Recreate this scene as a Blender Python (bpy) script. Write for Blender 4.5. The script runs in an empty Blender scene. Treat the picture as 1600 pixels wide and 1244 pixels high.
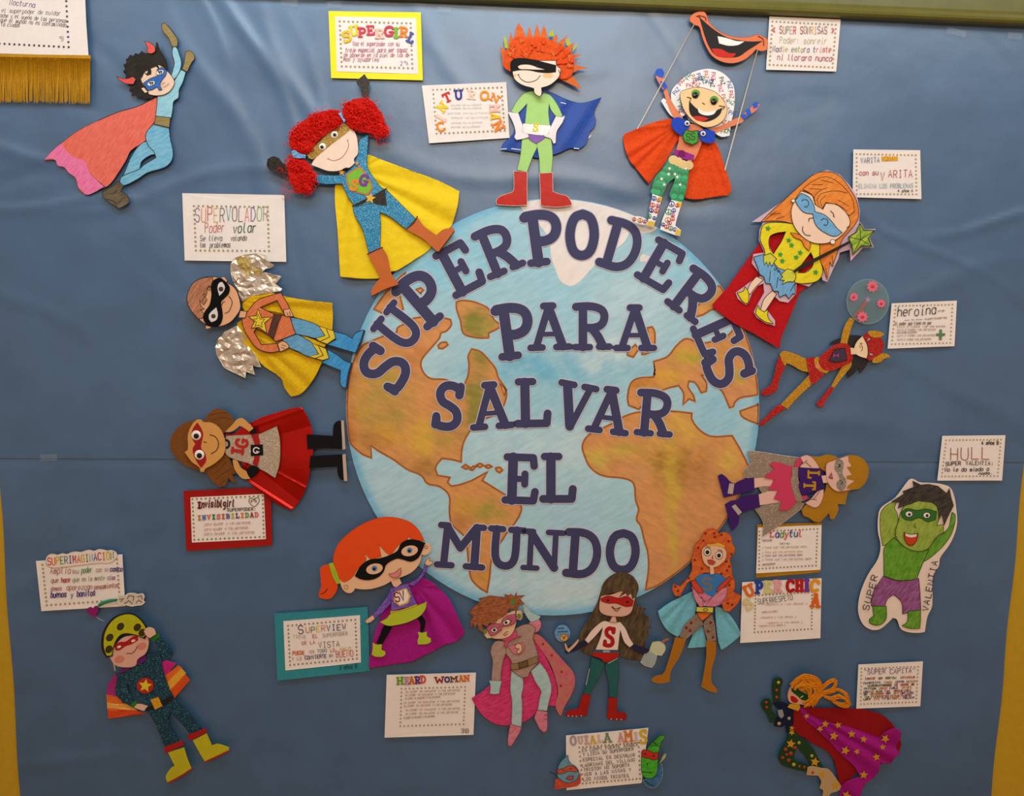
import bpy, math, random
from mathutils import Vector
from mathutils.geometry import delaunay_2d_cdt, tessellate_polygon
random.seed(7)
C = bpy.context.scene.collection
SC = bpy.context.scene

# ------------------------------------------------------------------ camera, world, lights, exposure
FPX, CAMY, CAMZ = 1300.0, -1.885, 1.60
PITCH, ROLL = math.radians(7.7), math.radians(0.86)
FWD = Vector((0, math.cos(PITCH), -math.sin(PITCH)))
UP0 = Vector((0, math.sin(PITCH), math.cos(PITCH)))
RT = Vector((1, 0, 0)) * math.cos(ROLL) + UP0 * math.sin(ROLL)
UP = Vector((-1, 0, 0)) * math.sin(ROLL) + UP0 * math.cos(ROLL)
CAMLOC = Vector((0, CAMY, CAMZ))
cd = bpy.data.cameras.new('camera'); cam = bpy.data.objects.new('camera', cd); C.objects.link(cam)
from mathutils import Matrix
cam.matrix_world = Matrix(((RT.x, UP.x, -FWD.x, CAMLOC.x), (RT.y, UP.y, -FWD.y, CAMLOC.y),
                           (RT.z, UP.z, -FWD.z, CAMLOC.z), (0, 0, 0, 1)))
cd.sensor_width = 36; cd.lens = 36 * FPX / 1600; cd.clip_start = 0.05
SC.camera = cam
SC.view_settings.view_transform = 'Standard'; SC.view_settings.look = 'None'
SC.view_settings.exposure = 0.0; SC.view_settings.gamma = 1; SC.view_settings.use_curve_mapping = False
w = bpy.data.worlds.new('room_light'); SC.world = w; w.use_nodes = True
w.node_tree.nodes['Background'].inputs[0].default_value = (1.0, 0.68, 0.47, 1)
w.node_tree.nodes['Background'].inputs[1].default_value = 0.40
def area(name, loc, target, size, energy, col):
    l = bpy.data.lights.new(name, 'AREA'); l.shape = 'RECTANGLE'; l.size, l.size_y = size
    l.energy = energy; l.color = col
    o = bpy.data.objects.new(name, l); C.objects.link(o); o.location = loc
    o.rotation_euler = (Vector(target) - Vector(loc)).to_track_quat('-Z', 'Y').to_euler()
    return o
area('overhead_light', (-0.22, -0.95, 2.78), (-0.12, -0.15, 1.9), (1.3, 0.30), 13, (0.68, 0.88, 1.0))
area('overhead_light', (1.55, -0.95, 2.78), (1.0, -0.15, 1.8), (1.3, 0.30), 8, (0.86, 0.95, 1.0))  # added light, no known fixture: carries the paper's sheen to the right
area('overhead_light', (-1.85, -0.95, 2.78), (-1.1, -0.15, 1.7), (1.3, 0.30), 6, (0.86, 0.95, 1.0))  # its left counterpart, likewise added to brighten the sheen on that side
area('overhead_light', (0.2, -3.2, 2.78), (0.1, 0, 1.2), (1.6, 0.5), 37, (1.0, 0.83, 0.66))

# ------------------------------------------------------------------ from the photograph's frame to the wall
def W(x, y, d=0.0):
    """point of the wall seen at photo position x, y, d millimetres in front of the wall"""
    v = FWD + RT * ((x - 800) / FPX) - UP * ((y - 622) / FPX)
    k = (-d / 1000 - CAMY) / v.y
    return CAMLOC + v * k

# ------------------------------------------------------------------ materials
def lin(c):
    c = c.lstrip('#'); v = [int(c[i:i + 2], 16) / 255 for i in (0, 2, 4)]
    return tuple((x / 12.92 if x <= 0.04045 else ((x + 0.055) / 1.055) ** 2.4) for x in v) + (1,)
MATS = {}
def newmat(key):
    m = bpy.data.materials.new(key); m.use_nodes = True
    nt = m.node_tree; b = nt.nodes['Principled BSDF']
    return m, nt, b
def mapped(nt, scale, rot=0.0):
    t = nt.nodes.new('ShaderNodeTexCoord'); mp = nt.nodes.new('ShaderNodeMapping')
    mp.inputs['Scale'].default_value = scale; src = t.outputs['Object']
    if rot:
        r = nt.nodes.new('ShaderNodeMapping'); r.inputs['Rotation'].default_value = (0, rot, 0)
        nt.links.new(src, r.inputs['Vector']); src = r.outputs['Vector']
    nt.links.new(src, mp.inputs['Vector'])
    return mp.outputs['Vector']
def noise(nt, vec, scale, detail=3, rough=0.6):
    n = nt.nodes.new('ShaderNodeTexNoise'); n.inputs['Scale'].default_value = scale
    n.inputs['Detail'].default_value = detail; n.inputs['Roughness'].default_value = rough
    nt.links.new(vec, n.inputs['Vector']); return n.outputs['Fac']
def ramp(nt, fac, a, b, ca, cb):
    r = nt.nodes.new('ShaderNodeValToRGB'); e = r.color_ramp.elements
    e[0].position, e[1].position = a, b; e[0].color, e[1].color = ca, cb
    nt.links.new(fac, r.inputs['Fac']); return r.outputs['Color']
def bump(nt, b, h, strength, dist=0.001):
    n = nt.nodes.new('ShaderNodeBump'); n.inputs['Strength'].default_value = strength
    n.inputs['Distance'].default_value = dist
    nt.links.new(h, n.inputs['Height']); nt.links.new(n.outputs['Normal'], b.inputs['Normal'])
def dim(c, k): return (min(1, c[0] * k), min(1, c[1] * k), min(1, c[2] * k), 1)
def paper(c, rough=0.62, var=0.07):
    key = 'paper' + c + str(rough)
    if key in MATS: return MATS[key]
    m, nt, b = newmat(key); k = lin(c)
    f = noise(nt, mapped(nt, (1, 1, 1)), 55, 4)
    nt.links.new(ramp(nt, f, .3, .7, dim(k, 1 - var), dim(k, 1 + var)), b.inputs['Base Color'])
    b.inputs['Roughness'].default_value = rough; b.inputs['Specular IOR Level'].default_value = .3
    bump(nt, b, noise(nt, mapped(nt, (1, 1, 1)), 900, 2), .12, .0004)
    MATS[key] = m; return m
def crayon(c, c2, rot=0.6, s=60, stretch=7, rough=.7, a=.35, z=.68):
    key = 'crayon' + c + c2 + str((rot, s, stretch))
    if key in MATS: return MATS[key]
    m, nt, b = newmat(key)
    f = noise(nt, mapped(nt, (1, 1, stretch), rot), s, 4, .65)
    nt.links.new(ramp(nt, f, a, z, lin(c), lin(c2)), b.inputs['Base Color'])
    b.inputs['Roughness'].default_value = rough; b.inputs['Specular IOR Level'].default_value = .25
    MATS[key] = m; return m
def fabric(c, rough=.85, rib=0, rot=0.0, var=.14):
    key = 'fabric' + c + str((rough, rib, rot))
    if key in MATS: return MATS[key]
    m, nt, b = newmat(key); k = lin(c)
    f = noise(nt, mapped(nt, (1, 1, 1)), 240, 4)
    nt.links.new(ramp(nt, f, .3, .7, dim(k, 1 - var), dim(k, 1 + var)), b.inputs['Base Color'])
    b.inputs['Roughness'].default_value = rough; b.inputs['Specular IOR Level'].default_value = .2
    h = noise(nt, mapped(nt, (rib or 1, 1, 1), rot), 420 if not rib else 120, 3)
    bump(nt, b, h, .5, .0012)
    MATS[key] = m; return m
def gloss(c, rough=.25, metal=0.0, crinkle=.0, scale=30, spec=.5):
    key = 'gloss' + c + str((rough, metal, crinkle, scale))
    if key in MATS: return MATS[key]
    m, nt, b = newmat(key); k = lin(c)
    f = noise(nt, mapped(nt, (1, 1, 1)), scale, 3)
    nt.links.new(ramp(nt, f, .3, .7, dim(k, .9), dim(k, 1.08)), b.inputs['Base Color'])
    b.inputs['Roughness'].default_value = rough; b.inputs['Metallic'].default_value = metal
    b.inputs['Specular IOR Level'].default_value = spec
    if crinkle: bump(nt, b, noise(nt, mapped(nt, (1, 1, 1)), scale, 4, .7), crinkle, .004)
    MATS[key] = m; return m
def glitter(c, c2, scale=620, amount=.16):
    key = 'glitter' + c + c2 + str(scale)
    if key in MATS: return MATS[key]
    m, nt, b = newmat(key)
    v = nt.nodes.new('ShaderNodeTexVoronoi'); v.inputs['Scale'].default_value = scale * 1.5
    nt.links.new(mapped(nt, (1, 1, 1)), v.inputs['Vector'])
    s = nt.nodes.new('ShaderNodeSeparateColor'); nt.links.new(v.outputs['Color'], s.inputs['Color'])
    nt.links.new(ramp(nt, s.outputs[0], 1 - 2.2 * amount, 1 - amount * .3, lin(c), lin(c2)), b.inputs['Base Color'])
    b.inputs['Roughness'].default_value = .35; b.inputs['Metallic'].default_value = .25
    bump(nt, b, s.outputs[1], .55, .0012)
    MATS[key] = m; return m
def painted(key, streak=(1, 1, 6), rot=.5, s=26, amt=.25, rough=.6):
    """brush-painted paper: the paint put down vertex by vertex, broken up by brush streaks"""
    if key in MATS: return MATS[key]
    m, nt, b = newmat(key)
    a = nt.nodes.new('ShaderNodeVertexColor'); a.layer_name = 'paint'
    f = noise(nt, mapped(nt, streak, rot), s, 5, .65)
    mx = nt.nodes.new('ShaderNodeMix'); mx.data_type = 'RGBA'; mx.blend_type = 'MULTIPLY'
    mx.inputs['Factor'].default_value = 1
    nt.links.new(a.outputs['Color'], mx.inputs[6])
    nt.links.new(ramp(nt, f, .3, .7, (1 - amt, 1 - amt * .8, 1 - amt * .6, 1), (1 + amt * .6, 1 + amt * .6, 1 + amt * .6, 1)), mx.inputs[7])
    nt.links.new(mx.outputs[2], b.inputs['Base Color'])
    b.inputs['Roughness'].default_value = rough; b.inputs['Specular IOR Level'].default_value = .3
    bump(nt, b, noise(nt, mapped(nt, (1, 1, 1)), 18, 3), .25, .004)
    MATS[key] = m; return m
def clear(key, col, alpha, rough=.25):
    if key in MATS: return MATS[key]
    m, nt, b = newmat(key)
    f = noise(nt, mapped(nt, (1, 1, 1)), 40, 2)
    nt.links.new(ramp(nt, f, .3, .7, dim(lin(col), .93), lin(col)), b.inputs['Base Color'])
    b.inputs['Roughness'].default_value = rough; b.inputs['Alpha'].default_value = alpha
    MATS[key] = m; return m
INK = lambda c='#1d1a1c': paper(c, .6)

# ------------------------------------------------------------------ outlines
def nums(s):
    if isinstance(s, str):
        v = [float(a) for a in s.split()]
        return [(v[i], v[i + 1]) for i in range(0, len(v) - 1, 2)]
    return list(s)
def smooth(pts, closed=True, n=4, corner=58):
    """Catmull-Rom through the points; sharp turns stay sharp"""
    N = len(pts)
    if N < 3: return list(pts)
    P = [Vector(p) for p in pts]
    def turn(i):
        if not closed and i in (0, N - 1): return 180
        a = P[i] - P[i - 1]; b = P[(i + 1) % N] - P[i]
        if a.length < 1e-6 or b.length < 1e-6: return 0
        return abs(math.degrees(a.angle_signed(b)))
    sharp = [turn(i) > corner for i in range(N)]
    out = []
    for i in range(N if closed else N - 1):
        p1, p2 = P[i], P[(i + 1) % N]; p0, p3 = P[i - 1], P[(i + 2) % N]
        L = (p2 - p1).length
        def tan(a, b, c):
            t = (c - a); l = t.length
            return t * (L / l) if l > 1e-6 else t
        t1 = (p2 - p1) if sharp[i] else tan(p0, p1, p2)
        t2 = (p2 - p1) if sharp[(i + 1) % N] else tan(p1, p2, p3)
        if sharp[i] and sharp[(i + 1) % N]:
            out.append(tuple(p1)); continue
        k = max(2, min(n, int(L / 1.2) + 1))
        for j in range(k):
            t = j / k; t_2, t_3 = t * t, t * t * t
            q = p1 * (2 * t_3 - 3 * t_2 + 1) + t1 * (t_3 - 2 * t_2 + t) + p2 * (-2 * t_3 + 3 * t_2) + t2 * (t_3 - t_2)
            out.append((q.x, q.y))
    if not closed: out.append(tuple(P[-1]))
    return out
def inside(p, poly):
    x, y = p; r = False; n = len(poly)
    for i in range(n):
        x1, y1 = poly[i]; x2, y2 = poly[i - 1]
        if (y1 > y) != (y2 > y) and x < (x2 - x1) * (y - y1) / (y2 - y1) + x1: r = not r
    return r
def circle(cx, cy, r, n=20, ry=None, rot=0):
    ry = ry or r; c, s = math.cos(rot), math.sin(rot)
    return [(cx + r * math.cos(a) * c - ry * math.sin(a) * s, cy + r * math.cos(a) * s + ry * math.sin(a) * c)
            for a in (2 * math.pi * i / n for i in range(n))]
def star(cx, cy, r, rot=0, k=.45, n=5):
    return [(cx + (r if i % 2 == 0 else r * k) * math.sin(rot + math.pi * i / n), cy - (r if i % 2 == 0 else r * k) * math.cos(rot + math.pi * i / n)) for i in range(2 * n)]
def strokes_polys(strokes, width):
    """polygons whose union is the thick line"""
    out = []
    for s in strokes:
        pts = [Vector(p) for p in s]
        for i, p in enumerate(pts):
            out.append(circle(p.x, p.y, width / 2, 12))
            if i:
                q = pts[i - 1]; d = p - q
                if d.length < 1e-6: continue
                nrm = Vector((-d.y, d.x)).normalized() * width / 2
                out.append([tuple(q + nrm), tuple(p + nrm), tuple(p - nrm), tuple(q - nrm)])
    return out
def area2(p): return sum(p[i - 1][0] * p[i][1] - p[i][0] * p[i - 1][1] for i in range(len(p)))
def triangulate(polys, holes=(), grid=0, pts=()):
    """conforming triangles of the union of the polygons minus the holes, with an optional interior grid"""
    V, F, E = [], [], []
    for p in polys:
        if area2(p) < 0: p = p[::-1]
        b = len(V); V += [Vector(q) for q in p]; F.append(list(range(b, b + len(p))))
    for h in holes:
        b = len(V); V += [Vector(q) for q in h]; E += [(b + i, b + (i + 1) % len(h)) for i in range(len(h))]
    if grid:
        xs = [v.x for v in V]; ys = [v.y for v in V]
        y = min(ys); r = 0
        while y < max(ys):
            x = min(xs) + (grid / 2 if r % 2 else 0)
            while x < max(xs):
                jx, jy = ((random.uniform(-.42, .42) * grid, random.uniform(-.42, .42) * grid) if grid == 5.2 else (0, 0))
                if any(inside((x + jx, y + jy), p) for p in polys): V.append(Vector((x + jx, y + jy)))
                x += grid
            y += grid * .87; r += 1
    V += [Vector(p) for p in pts]
    v, e, f, *_ = delaunay_2d_cdt(V, E, F, 1, 1e-4)
    tris = []; many = len(polys) > 1
    bb = [(min(q[0] for q in p), max(q[0] for q in p), min(q[1] for q in p), max(q[1] for q in p), p) for p in polys]
    for t in f:
        if len(t) != 3: continue
        c = (v[t[0]] + v[t[1]] + v[t[2]]) / 3
        if any(inside(c, h) for h in holes): continue
        if many and not any(a <= c.x <= b and g <= c.y <= k and inside(c, p) for a, b, g, k, p in bb): continue
        tris.append(tuple(t))
    used = sorted({i for t in tris for i in t}); mp = {o: n for n, o in enumerate(used)}
    return [tuple(v[i]) for i in used], [tuple(mp[i] for i in t) for t in tris]

# ------------------------------------------------------------------ objects
def finish(name, verts, faces, m, parent=None, shade=False, colors=None):
    me = bpy.data.meshes.new(name)
    org = parent['_o'] if parent and '_o' in parent else (0, 0, 0)
    org = Vector(org)
    me.from_pydata([tuple(Vector(v) - org) for v in verts], [], faces)
    if m: me.materials.append(m)
    if shade:
        me.polygons.foreach_set('use_smooth', [True] * len(me.polygons))
    if colors:
        a = me.color_attributes.new('paint', 'FLOAT_COLOR', 'POINT')
        for i, c in enumerate(colors): a.data[i].color = c
    me.update()
    o = bpy.data.objects.new(name, me); C.objects.link(o)
    if parent:
        o.parent = parent
        if '_o' in parent: o['_o'] = list(parent['_o'])
    return o
def tag(o, label=None, cat=None, group=None, kind=None):
    if label: o['label'] = label
    if cat: o['category'] = cat
    if group: o['group'] = group
    if kind: o['kind'] = kind
    return o
def thing(name, label, cat, px, d, group=None):
    o = bpy.data.objects.new(name, None); C.objects.link(o); o.empty_display_size = .02
    p = W(px[0], px[1], d); o.location = p; o['_o'] = list(p)
    return tag(o, label, cat, group)
def slab(name, polys, m, parent, d, t=.6, holes=(), grid=0, fn=None, shade=False, paint=None, back=False):
    """a cut piece of sheet: front d mm before the wall, t mm thick; fn(x, y) lifts it further (mm)"""
    v, f = triangulate(polys, holes, grid)
    fr = [W(x, y, d + (fn(x, y) if fn else 0)) for x, y in v]
    F = []
    for a, b, c in f:
        F.append((a, b, c) if (fr[b] - fr[a]).cross(fr[c] - fr[a]).y < 0 else (a, c, b))
    cnt = {}
    for t3 in F:
        for i in range(3): cnt[(t3[i], t3[(i + 1) % 3])] = 1
    n = len(v); bk = {}; verts = list(fr)
    for (a, b) in list(cnt):
        if (b, a) in cnt: continue
        for i in (a, b):
            if i not in bk:
                bk[i] = len(verts); verts.append(fr[i] + Vector((0, t / 1000, 0)))
        F.append((b, a, bk[a], bk[b]))
    cols = None
    if paint: cols = [paint(x, y) for x, y in v]; cols += [cols[i] for i in bk]
    o = finish(name, verts, F, m, parent, False, cols)
    if shade:
        k = len(f); o.data.polygons.foreach_set('use_smooth', [i < k for i in range(len(F))])
        o.data.update()
    return o
def ribbons(name, lines, m, parent):
    """flat ink: lines = (points, width, depth)"""
    verts, F = [], []
    for pts, wd, d in lines:
        P = [Vector(p) for p in pts]
        P = [p for i, p in enumerate(P) if i == 0 or (p - P[i - 1]).length > .02]
        if len(P) < 2: continue
        closed = (P[0] - P[-1]).length < .05 and len(P) > 3
        if closed: P = P[:-1]
        n = len(P); b = len(verts)
        for i in range(n):
            a = (P[i] - P[i - 1]) if (i or closed) else (P[1] - P[0])
            c = (P[(i + 1) % n] - P[i]) if (i < n - 1 or closed) else a
            a = a.normalized(); c = c.normalized()
            t = (a + c)
            t = t.normalized() if t.length > .3 else a
            nr = Vector((-t.y, t.x)); k = min(1.8, 1 / max(.4, abs(nr.dot(Vector((-a.y, a.x))))))
            for s in (1, -1):
                q = P[i] + nr * s * wd / 2 * k
                if not closed and i == 0: q = q - a * wd * .3
                if not closed and i == n - 1: q = q + a * wd * .3
                verts.append(W(q.x, q.y, d))
        for i in range(n if closed else n - 1):
            j = (i + 1) % n
            F.append((b + 2 * i, b + 2 * i + 1, b + 2 * j + 1, b + 2 * j))
    if not F: return None
    return finish(name, verts, F, m, parent)
def tubes(name, paths, m, parent, sides=5, shade=True):
    """paths = (list of (x, y, depth), radius px); round section, ends closed by their taper"""
    verts, F = [], []
    for path, r in paths:
        P = [W(*p) for p in path]; b = len(verts); n = len(P)
        for i, p in enumerate(P):
            t = (P[min(i + 1, n - 1)] - P[max(i - 1, 0)])
            t = t.normalized() if t.length > 1e-7 else Vector((1, 0, 0))
            s = t.cross(Vector((0, 1, 0)))
            s = s.normalized() if s.length > .05 else Vector((1, 0, 0))
            u = s.cross(t).normalized(); rr = r * .00145 * (.55 if i in (0, n - 1) else 1)
            for k in range(sides):
                a = 2 * math.pi * k / sides
                verts.append(p + s * rr * math.cos(a) + u * rr * math.sin(a))
        for i in range(n - 1):
            for k in range(sides):
                k2 = (k + 1) % sides
                F.append((b + i * sides + k, b + i * sides + k2, b + (i + 1) * sides + k2, b + (i + 1) * sides + k))
        F.append(tuple(b + k for k in range(sides))); F.append(tuple(b + (n - 1) * sides + k for k in reversed(range(sides))))
    return finish(name, verts, F, m, parent, shade)
def dome(name, cx, cy, r, h, m, parent, d, ry=None, n=18, rings=4, rot=0):
    """a button: low dome on the sheet"""
    ry = ry or r; verts, F = [], []
    for k in range(rings):
        a = k / rings * math.pi / 2
        for q in circle(cx, cy, r * math.cos(a), n, ry * math.cos(a), rot): verts.append(W(q[0], q[1], d + h * math.sin(a)))
    verts.append(W(cx, cy, d + h))
    for k in range(rings - 1):
        for i in range(n):
            j = (i + 1) % n; F.append((k * n + i, k * n + j, (k + 1) * n + j, (k + 1) * n + i))
    for i in range(n): F.append(((rings - 1) * n + i, (rings - 1) * n + (i + 1) % n, rings * n))
    return finish(name, verts, F, m, parent, True)

# ------------------------------------------------------------------ handwriting: single strokes on a 4 x 6 grid (baseline 2, x-height 6, capitals 8)
GL = dict(A='022842 1434', B='0208384746350532 354443320 02', C='4738180703123243', D='020828464422 2202', E='48080242 0535', F='480802 0535',
 G='47381807031232434525', H='0208 4248 0545', I='2228 1232 1838', J='3833221203', K='0208 4804 1542', L='080242', M='0208244842', N='02084248',
 O='180703123243473818', P='02083847463505', Q='180703123243473818 2341', R='02083847463505 2542', S='473818070615354443321203', T='0848 2822',
 U='080312324348', V='082248', W='0812263248', X='0248 0842', Y='082548 2522', Z='08480242',
 a='4536160503123243 4642', b='08023243453606', c='4536160503123243', d='4842 4536160503123243', e='044445361605031232 43', f='382817 1712 0636', g='4616050413 1343 46413010',
 h='0802 0516364542', i='262232 2728', j='36312010 3738', k='0802 4604 0442', l='18132232', m='0206 05162522 25364542', n='0206 0516364542', o='160503123243453616',
 p='00063645433202', q='40461605031242', r='0206 051636', s='45361605143443321203', t='18132232 0636', u='060312324346 4342', v='062246', w='0612253246', x='0246 0642',
 y='062246 221000', z='06460242')
GL.update({'1': '172822 1232', '2': '071838474602 0242', '3': '071838474635153544433212 1203', '4': '380444 3236', '5': '48080535444332 3202', '8': '180706153544433212031435464738 3818',
 ':': '2223 2526', '.': '2223', ',': '2211', '«': '472543 270523', '»': '072503 274523', "'": '2827', '"': '1817 3837', 'o_': '16', '+': '2723 0545', '-': '1434', '!': '2824 2322',
 'ñ': '0206 0516364542 1838', 'Ñ': '02084248 1939', 'ó': '160503123243453616 2839', 'Ó': '180703123243473818 2939', 'á': '4536160503123243 4642 2839', 'ª': '382817264648', 'é': '044445361605031232 2839', 'í': '262232 2738'})
GL['B'] = '02083847463505 354443321202'
def glyph(ch):
    s = GL.get(ch)
    if s is None: return []
    out = []
    for st in s.split():
        st = st if len(st) % 2 == 0 else st[:-1]
        q = [(int(st[i]), int(st[i + 1])) for i in range(0, len(st), 2)]
        if len(q) > 1: out.append(q)
    return out
def text_strokes(text, x0, y0, x1, y1, h, jit=.0, fill=.74, rnd=True):
    """strokes per character, written from x0,y0 to x1,y1 along the baseline, capitals h px tall"""
    n = max(1, len(text)); L = math.hypot(x1 - x0, y1 - y0); ux, uy = (x1 - x0) / L, (y1 - y0) / L
    adv = L / n; cw = adv * fill; res = []
    for i, ch in enumerate(text):
        low = ch.islower(); j = random.uniform(-.05, .05) * h; sl = .14 if low else .03; tl = random.uniform(-.06, .06); cs = []
        for st in glyph(ch):
            q = []
            for gx, gy in st:
                Y = (gy - 2) / 6 * h + j + tl * gx / 4 * cw; X = i * adv + gx / 4 * cw + sl * Y
                q.append((x0 + ux * X + uy * Y, y0 + uy * X - ux * Y))
            cs.append(smooth(q, False, 3, 62) if rnd else q)
        res.append((ch, cs))
    return res
from mathutils import noise as mnoise
def Z(f, s):
    return [(f[0] + x / f[2], f[1] + y / f[2]) for x, y in nums(s)]
# ------------------------------------------------------------------ the setting
def block(name, x0, x1, y0, y1, z0, z1, m, kind='structure'):
    v = [(x, y, z) for x in (x0, x1) for y in (y0, y1) for z in (z0, z1)]
    f = [(0, 1, 3, 2), (4, 6, 7, 5), (0, 4, 5, 1), (2, 3, 7, 6), (0, 2, 6, 4), (1, 5, 7, 3)]
    return tag(finish(name, v, f, m), kind=kind)
block('wall_back', -2.4, 2.4, 0, .12, 0, 3.0, paper('#c09a22', .55, .05))
block('floor', -2.4, 2.4, -4.2, 0, -.1, 0, paper('#9b7a55', .5, .1))
def trim():
    prof = [(0, 0), (20, 0), (25, 2), (29, 6), (30, 11), (28, 17), (26, 20), (26.5, 24), (27, 150), (0, 150)]
    a, b = W(-150, -32, 30), W(1760, 44, 30); verts, F = [], []; n = len(prof); m = 24
    for i in range(m + 1):
        p = a.lerp(b, i / m); sag = .004 * math.sin(i / m * math.pi)
        for d, u in prof: verts.append((p.x, -d / 1000, p.z + u / 1000 + sag))
    for i in range(m):
        for k in range(n):
            k2 = (k + 1) % n
            F.append((i * n + k, (i + 1) * n + k, (i + 1) * n + k2, i * n + k2))
    F += [tuple(range(n)), tuple(m * n + k for k in reversed(range(n)))]
    tag(finish('trim_1', verts, F, gloss('#676428', .3)), kind='structure')
trim()
# two lengths of blue paper, creased, the upper lapping over the lower
R = random.Random(3)
CREASE = []
for i in range(34):
    CREASE.append((R.uniform(-100, 1700), R.uniform(-50, 800), R.choice([R.uniform(.9, 1.35), R.uniform(-.3, .5), R.uniform(.5, 1.6)]), R.uniform(7, 26), R.uniform(60, 260), R.uniform(-1.6, 2.2)))
CREASE += [(390, 60, 1.15, 13, 150, 3.0), (330, 130, 1.1, 20, 190, 2.4), (470, 150, 1.2, 16, 140, 2.2), (320, 10, 1.35, 9, 90, 2.0), (60, 250, .5, 14, 130, 2.0), (1560, 345, -.1, 9, 110, 2.4), (1050, 260, .6, 14, 90, 1.2),
           (90, 318, .05, 9, 120, 2.0), (30, 470, .55, 18, 120, 1.6), (1480, 440, -.2, 20, 160, 1.6), (100, 1190, .1, 14, 120, 1.4), (100, 880, -.35, 22, 150, 1.4), (700, 100, 1.2, 22, 120, 1.6)]
def wrinkle(x, y):
    v = 2.6 + 2.2 * mnoise.noise((x / 190, y / 150, 3)) + 1.1 * mnoise.noise((x / 70, y / 60, 8)) + .3 * mnoise.noise((x / 22, y / 22, 1))
    for cx, cy, a, wd, ln, h in CREASE:
        dx, dy = x - cx, y - cy
        p = dx * math.cos(a) + dy * math.sin(a)
        if abs(p) > ln * 2: continue
        q = -dx * math.sin(a) + dy * math.cos(a) + 14 * math.sin(p / 60)
        if abs(q) > wd * 4: continue
        v += 1.5 * h * math.exp(-(p / ln) ** 2 - (q / wd * 1.35) ** 2)
    return max(.5, min(7.8, v))
def edge_l(y): return 0 + (y - 765) * .0668 + 1.2 * math.sin(y / 40)
def edge_r(y): return 1600 - (y - 725) * .0983 + 1.2 * math.sin(y / 33)
def sheet(name, label, y0, y1, lift, m):
    nx, ny = 250, int((max(y1(0), y1(1600)) - y0(0)) / 6.5); verts, F = [], []
    for j in range(ny + 1):
        for i in range(nx + 1):
            u = i / nx; ya, yb = y0(u * 1600), y1(u * 1600); y = ya + (yb - ya) * j / ny
            x = edge_l(y) + (edge_r(y) - edge_l(y)) * u
            verts.append(W(x, y, max(.4, min(8.2, wrinkle(x, y) + lift(y)))))
    for j in range(ny):
        for i in range(nx):
            a = j * (nx + 1) + i; F.append((a, a + nx + 1, a + nx + 2, a + 1))
    o = finish(name, verts, F, m, None, True); tag(o, label, 'backing paper', 'blue paper on the wall')
    return o
BLUE = newmat('blue_kraft')
def blue():
    m, nt, b = BLUE
    f = noise(nt, mapped(nt, (1, 1, 1)), 9, 5)
    nt.links.new(ramp(nt, f, .3, .7, lin('#375b7e'), lin('#3e658b')), b.inputs['Base Color'])
    b.inputs['Roughness'].default_value = .42; b.inputs['Specular IOR Level'].default_value = 1.0; b.inputs['Coat Weight'].default_value = .42; b.inputs['Specular Tint'].default_value = (.95, .99, 1, 1); b.inputs['Coat Roughness'].default_value = .36
    bump(nt, b, noise(nt, mapped(nt, (1, 1, 1)), 70, 4), .10, .003)
    return m
BM = blue()
sheet('backing_paper', 'upper length of creased blue paper, lapping over the other at mid height', lambda x: -40 + .02 * x, lambda x: 716 + .004 * x, lambda y: .55 if y > 700 else .4, BM)
sheet('backing_paper', 'lower length of blue paper, below the horizontal lap seam', lambda x: 704 + .004 * x, lambda x: 1330, lambda y: -1.5 if y < 725 else 0, BM)

# ------------------------------------------------------------------ the painted globe
def blend(base, blobs):
    B = lin(base)[:3]; Q = [(x, y, rx, ry, lin(c)[:3], s) for x, y, rx, ry, c, s in blobs]
    def f(x, y):
        c = list(B)
        for bx, by, rx, ry, k, s in Q:
            e = ((x - bx) / rx) ** 2 + ((y - by) / ry) ** 2 + 1.1 * mnoise.noise((x / 26, y / 26, bx)) + .9 * mnoise.noise((x / 9, y / 5, by))
            if e > 6: continue
            a = min(1, s * math.exp(-max(0, e)))
            c = [c[i] + (k[i] - c[i]) * a for i in range(3)]
        return (c[0], c[1], c[2], 1)
    return f
GC = (863.5, 636)
globe = thing('painted_globe', 'large round painted globe of the earth behind the navy title letters', 'globe', GC, 9)
globe_edge = [(GC[0] + 323 * math.cos(a), GC[1] + 326 * math.sin(a)) for a in (2 * math.pi * i / 96 for i in range(96))]
oc = blend('#a9d0da', [(700, 400, 120, 60, '#8ccbe0', .7), (870, 575, 120, 26, '#5fb3d3', .75), (860, 640, 60, 30, '#86c3d8', .6), (790, 700, 80, 40, '#bddbe2', .7), (900, 700, 60, 50, '#c4dbe0', .8),
    (1000, 470, 70, 40, '#c3dde2', .7), (640, 400, 50, 40, '#7cc0da', .6), (660, 560, 40, 40, '#b9d9df', .6), (1080, 400, 50, 70, '#8fcbe0', .6), (620, 760, 40, 60, '#b5d3de', .7), (880, 920, 120, 30, '#c9dcdf', .8),
    (960, 540, 40, 20, '#cfe0e2', .8), (700, 870, 60, 30, '#b7d3da', .6), (900, 830, 40, 60, '#aacddc', .6), (930, 560, 40, 22, '#cfe0e0', .7), (1120, 640, 40, 60, '#8cc4dc', .6), (880, 470, 40, 60, '#a0d2e3', .6)])
def ocean(x, y):
    c = oc(x, y); r = math.hypot((x - GC[0]) / 323, (y - GC[1]) / 326)
    k = max(0, min(1, (r - .955) / .03)) * .8; q = lin('#6fb4d6')
    return tuple(c[i] + (q[i] - c[i]) * k for i in range(3)) + (1,)
slab('ocean', [globe_edge], painted('ocean_paint', (1, 1, 5), .5, 20, .16), globe, 9.2, .9, grid=7, paint=ocean)
FA, FB, FC, FD = (530, 300, 3.77), (530, 580, 3.19), (860, 300, 3.77), (860, 580, 3.19)
LAND = painted('land_paint', (1, 1, 3), -.5, 24, .2)
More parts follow.
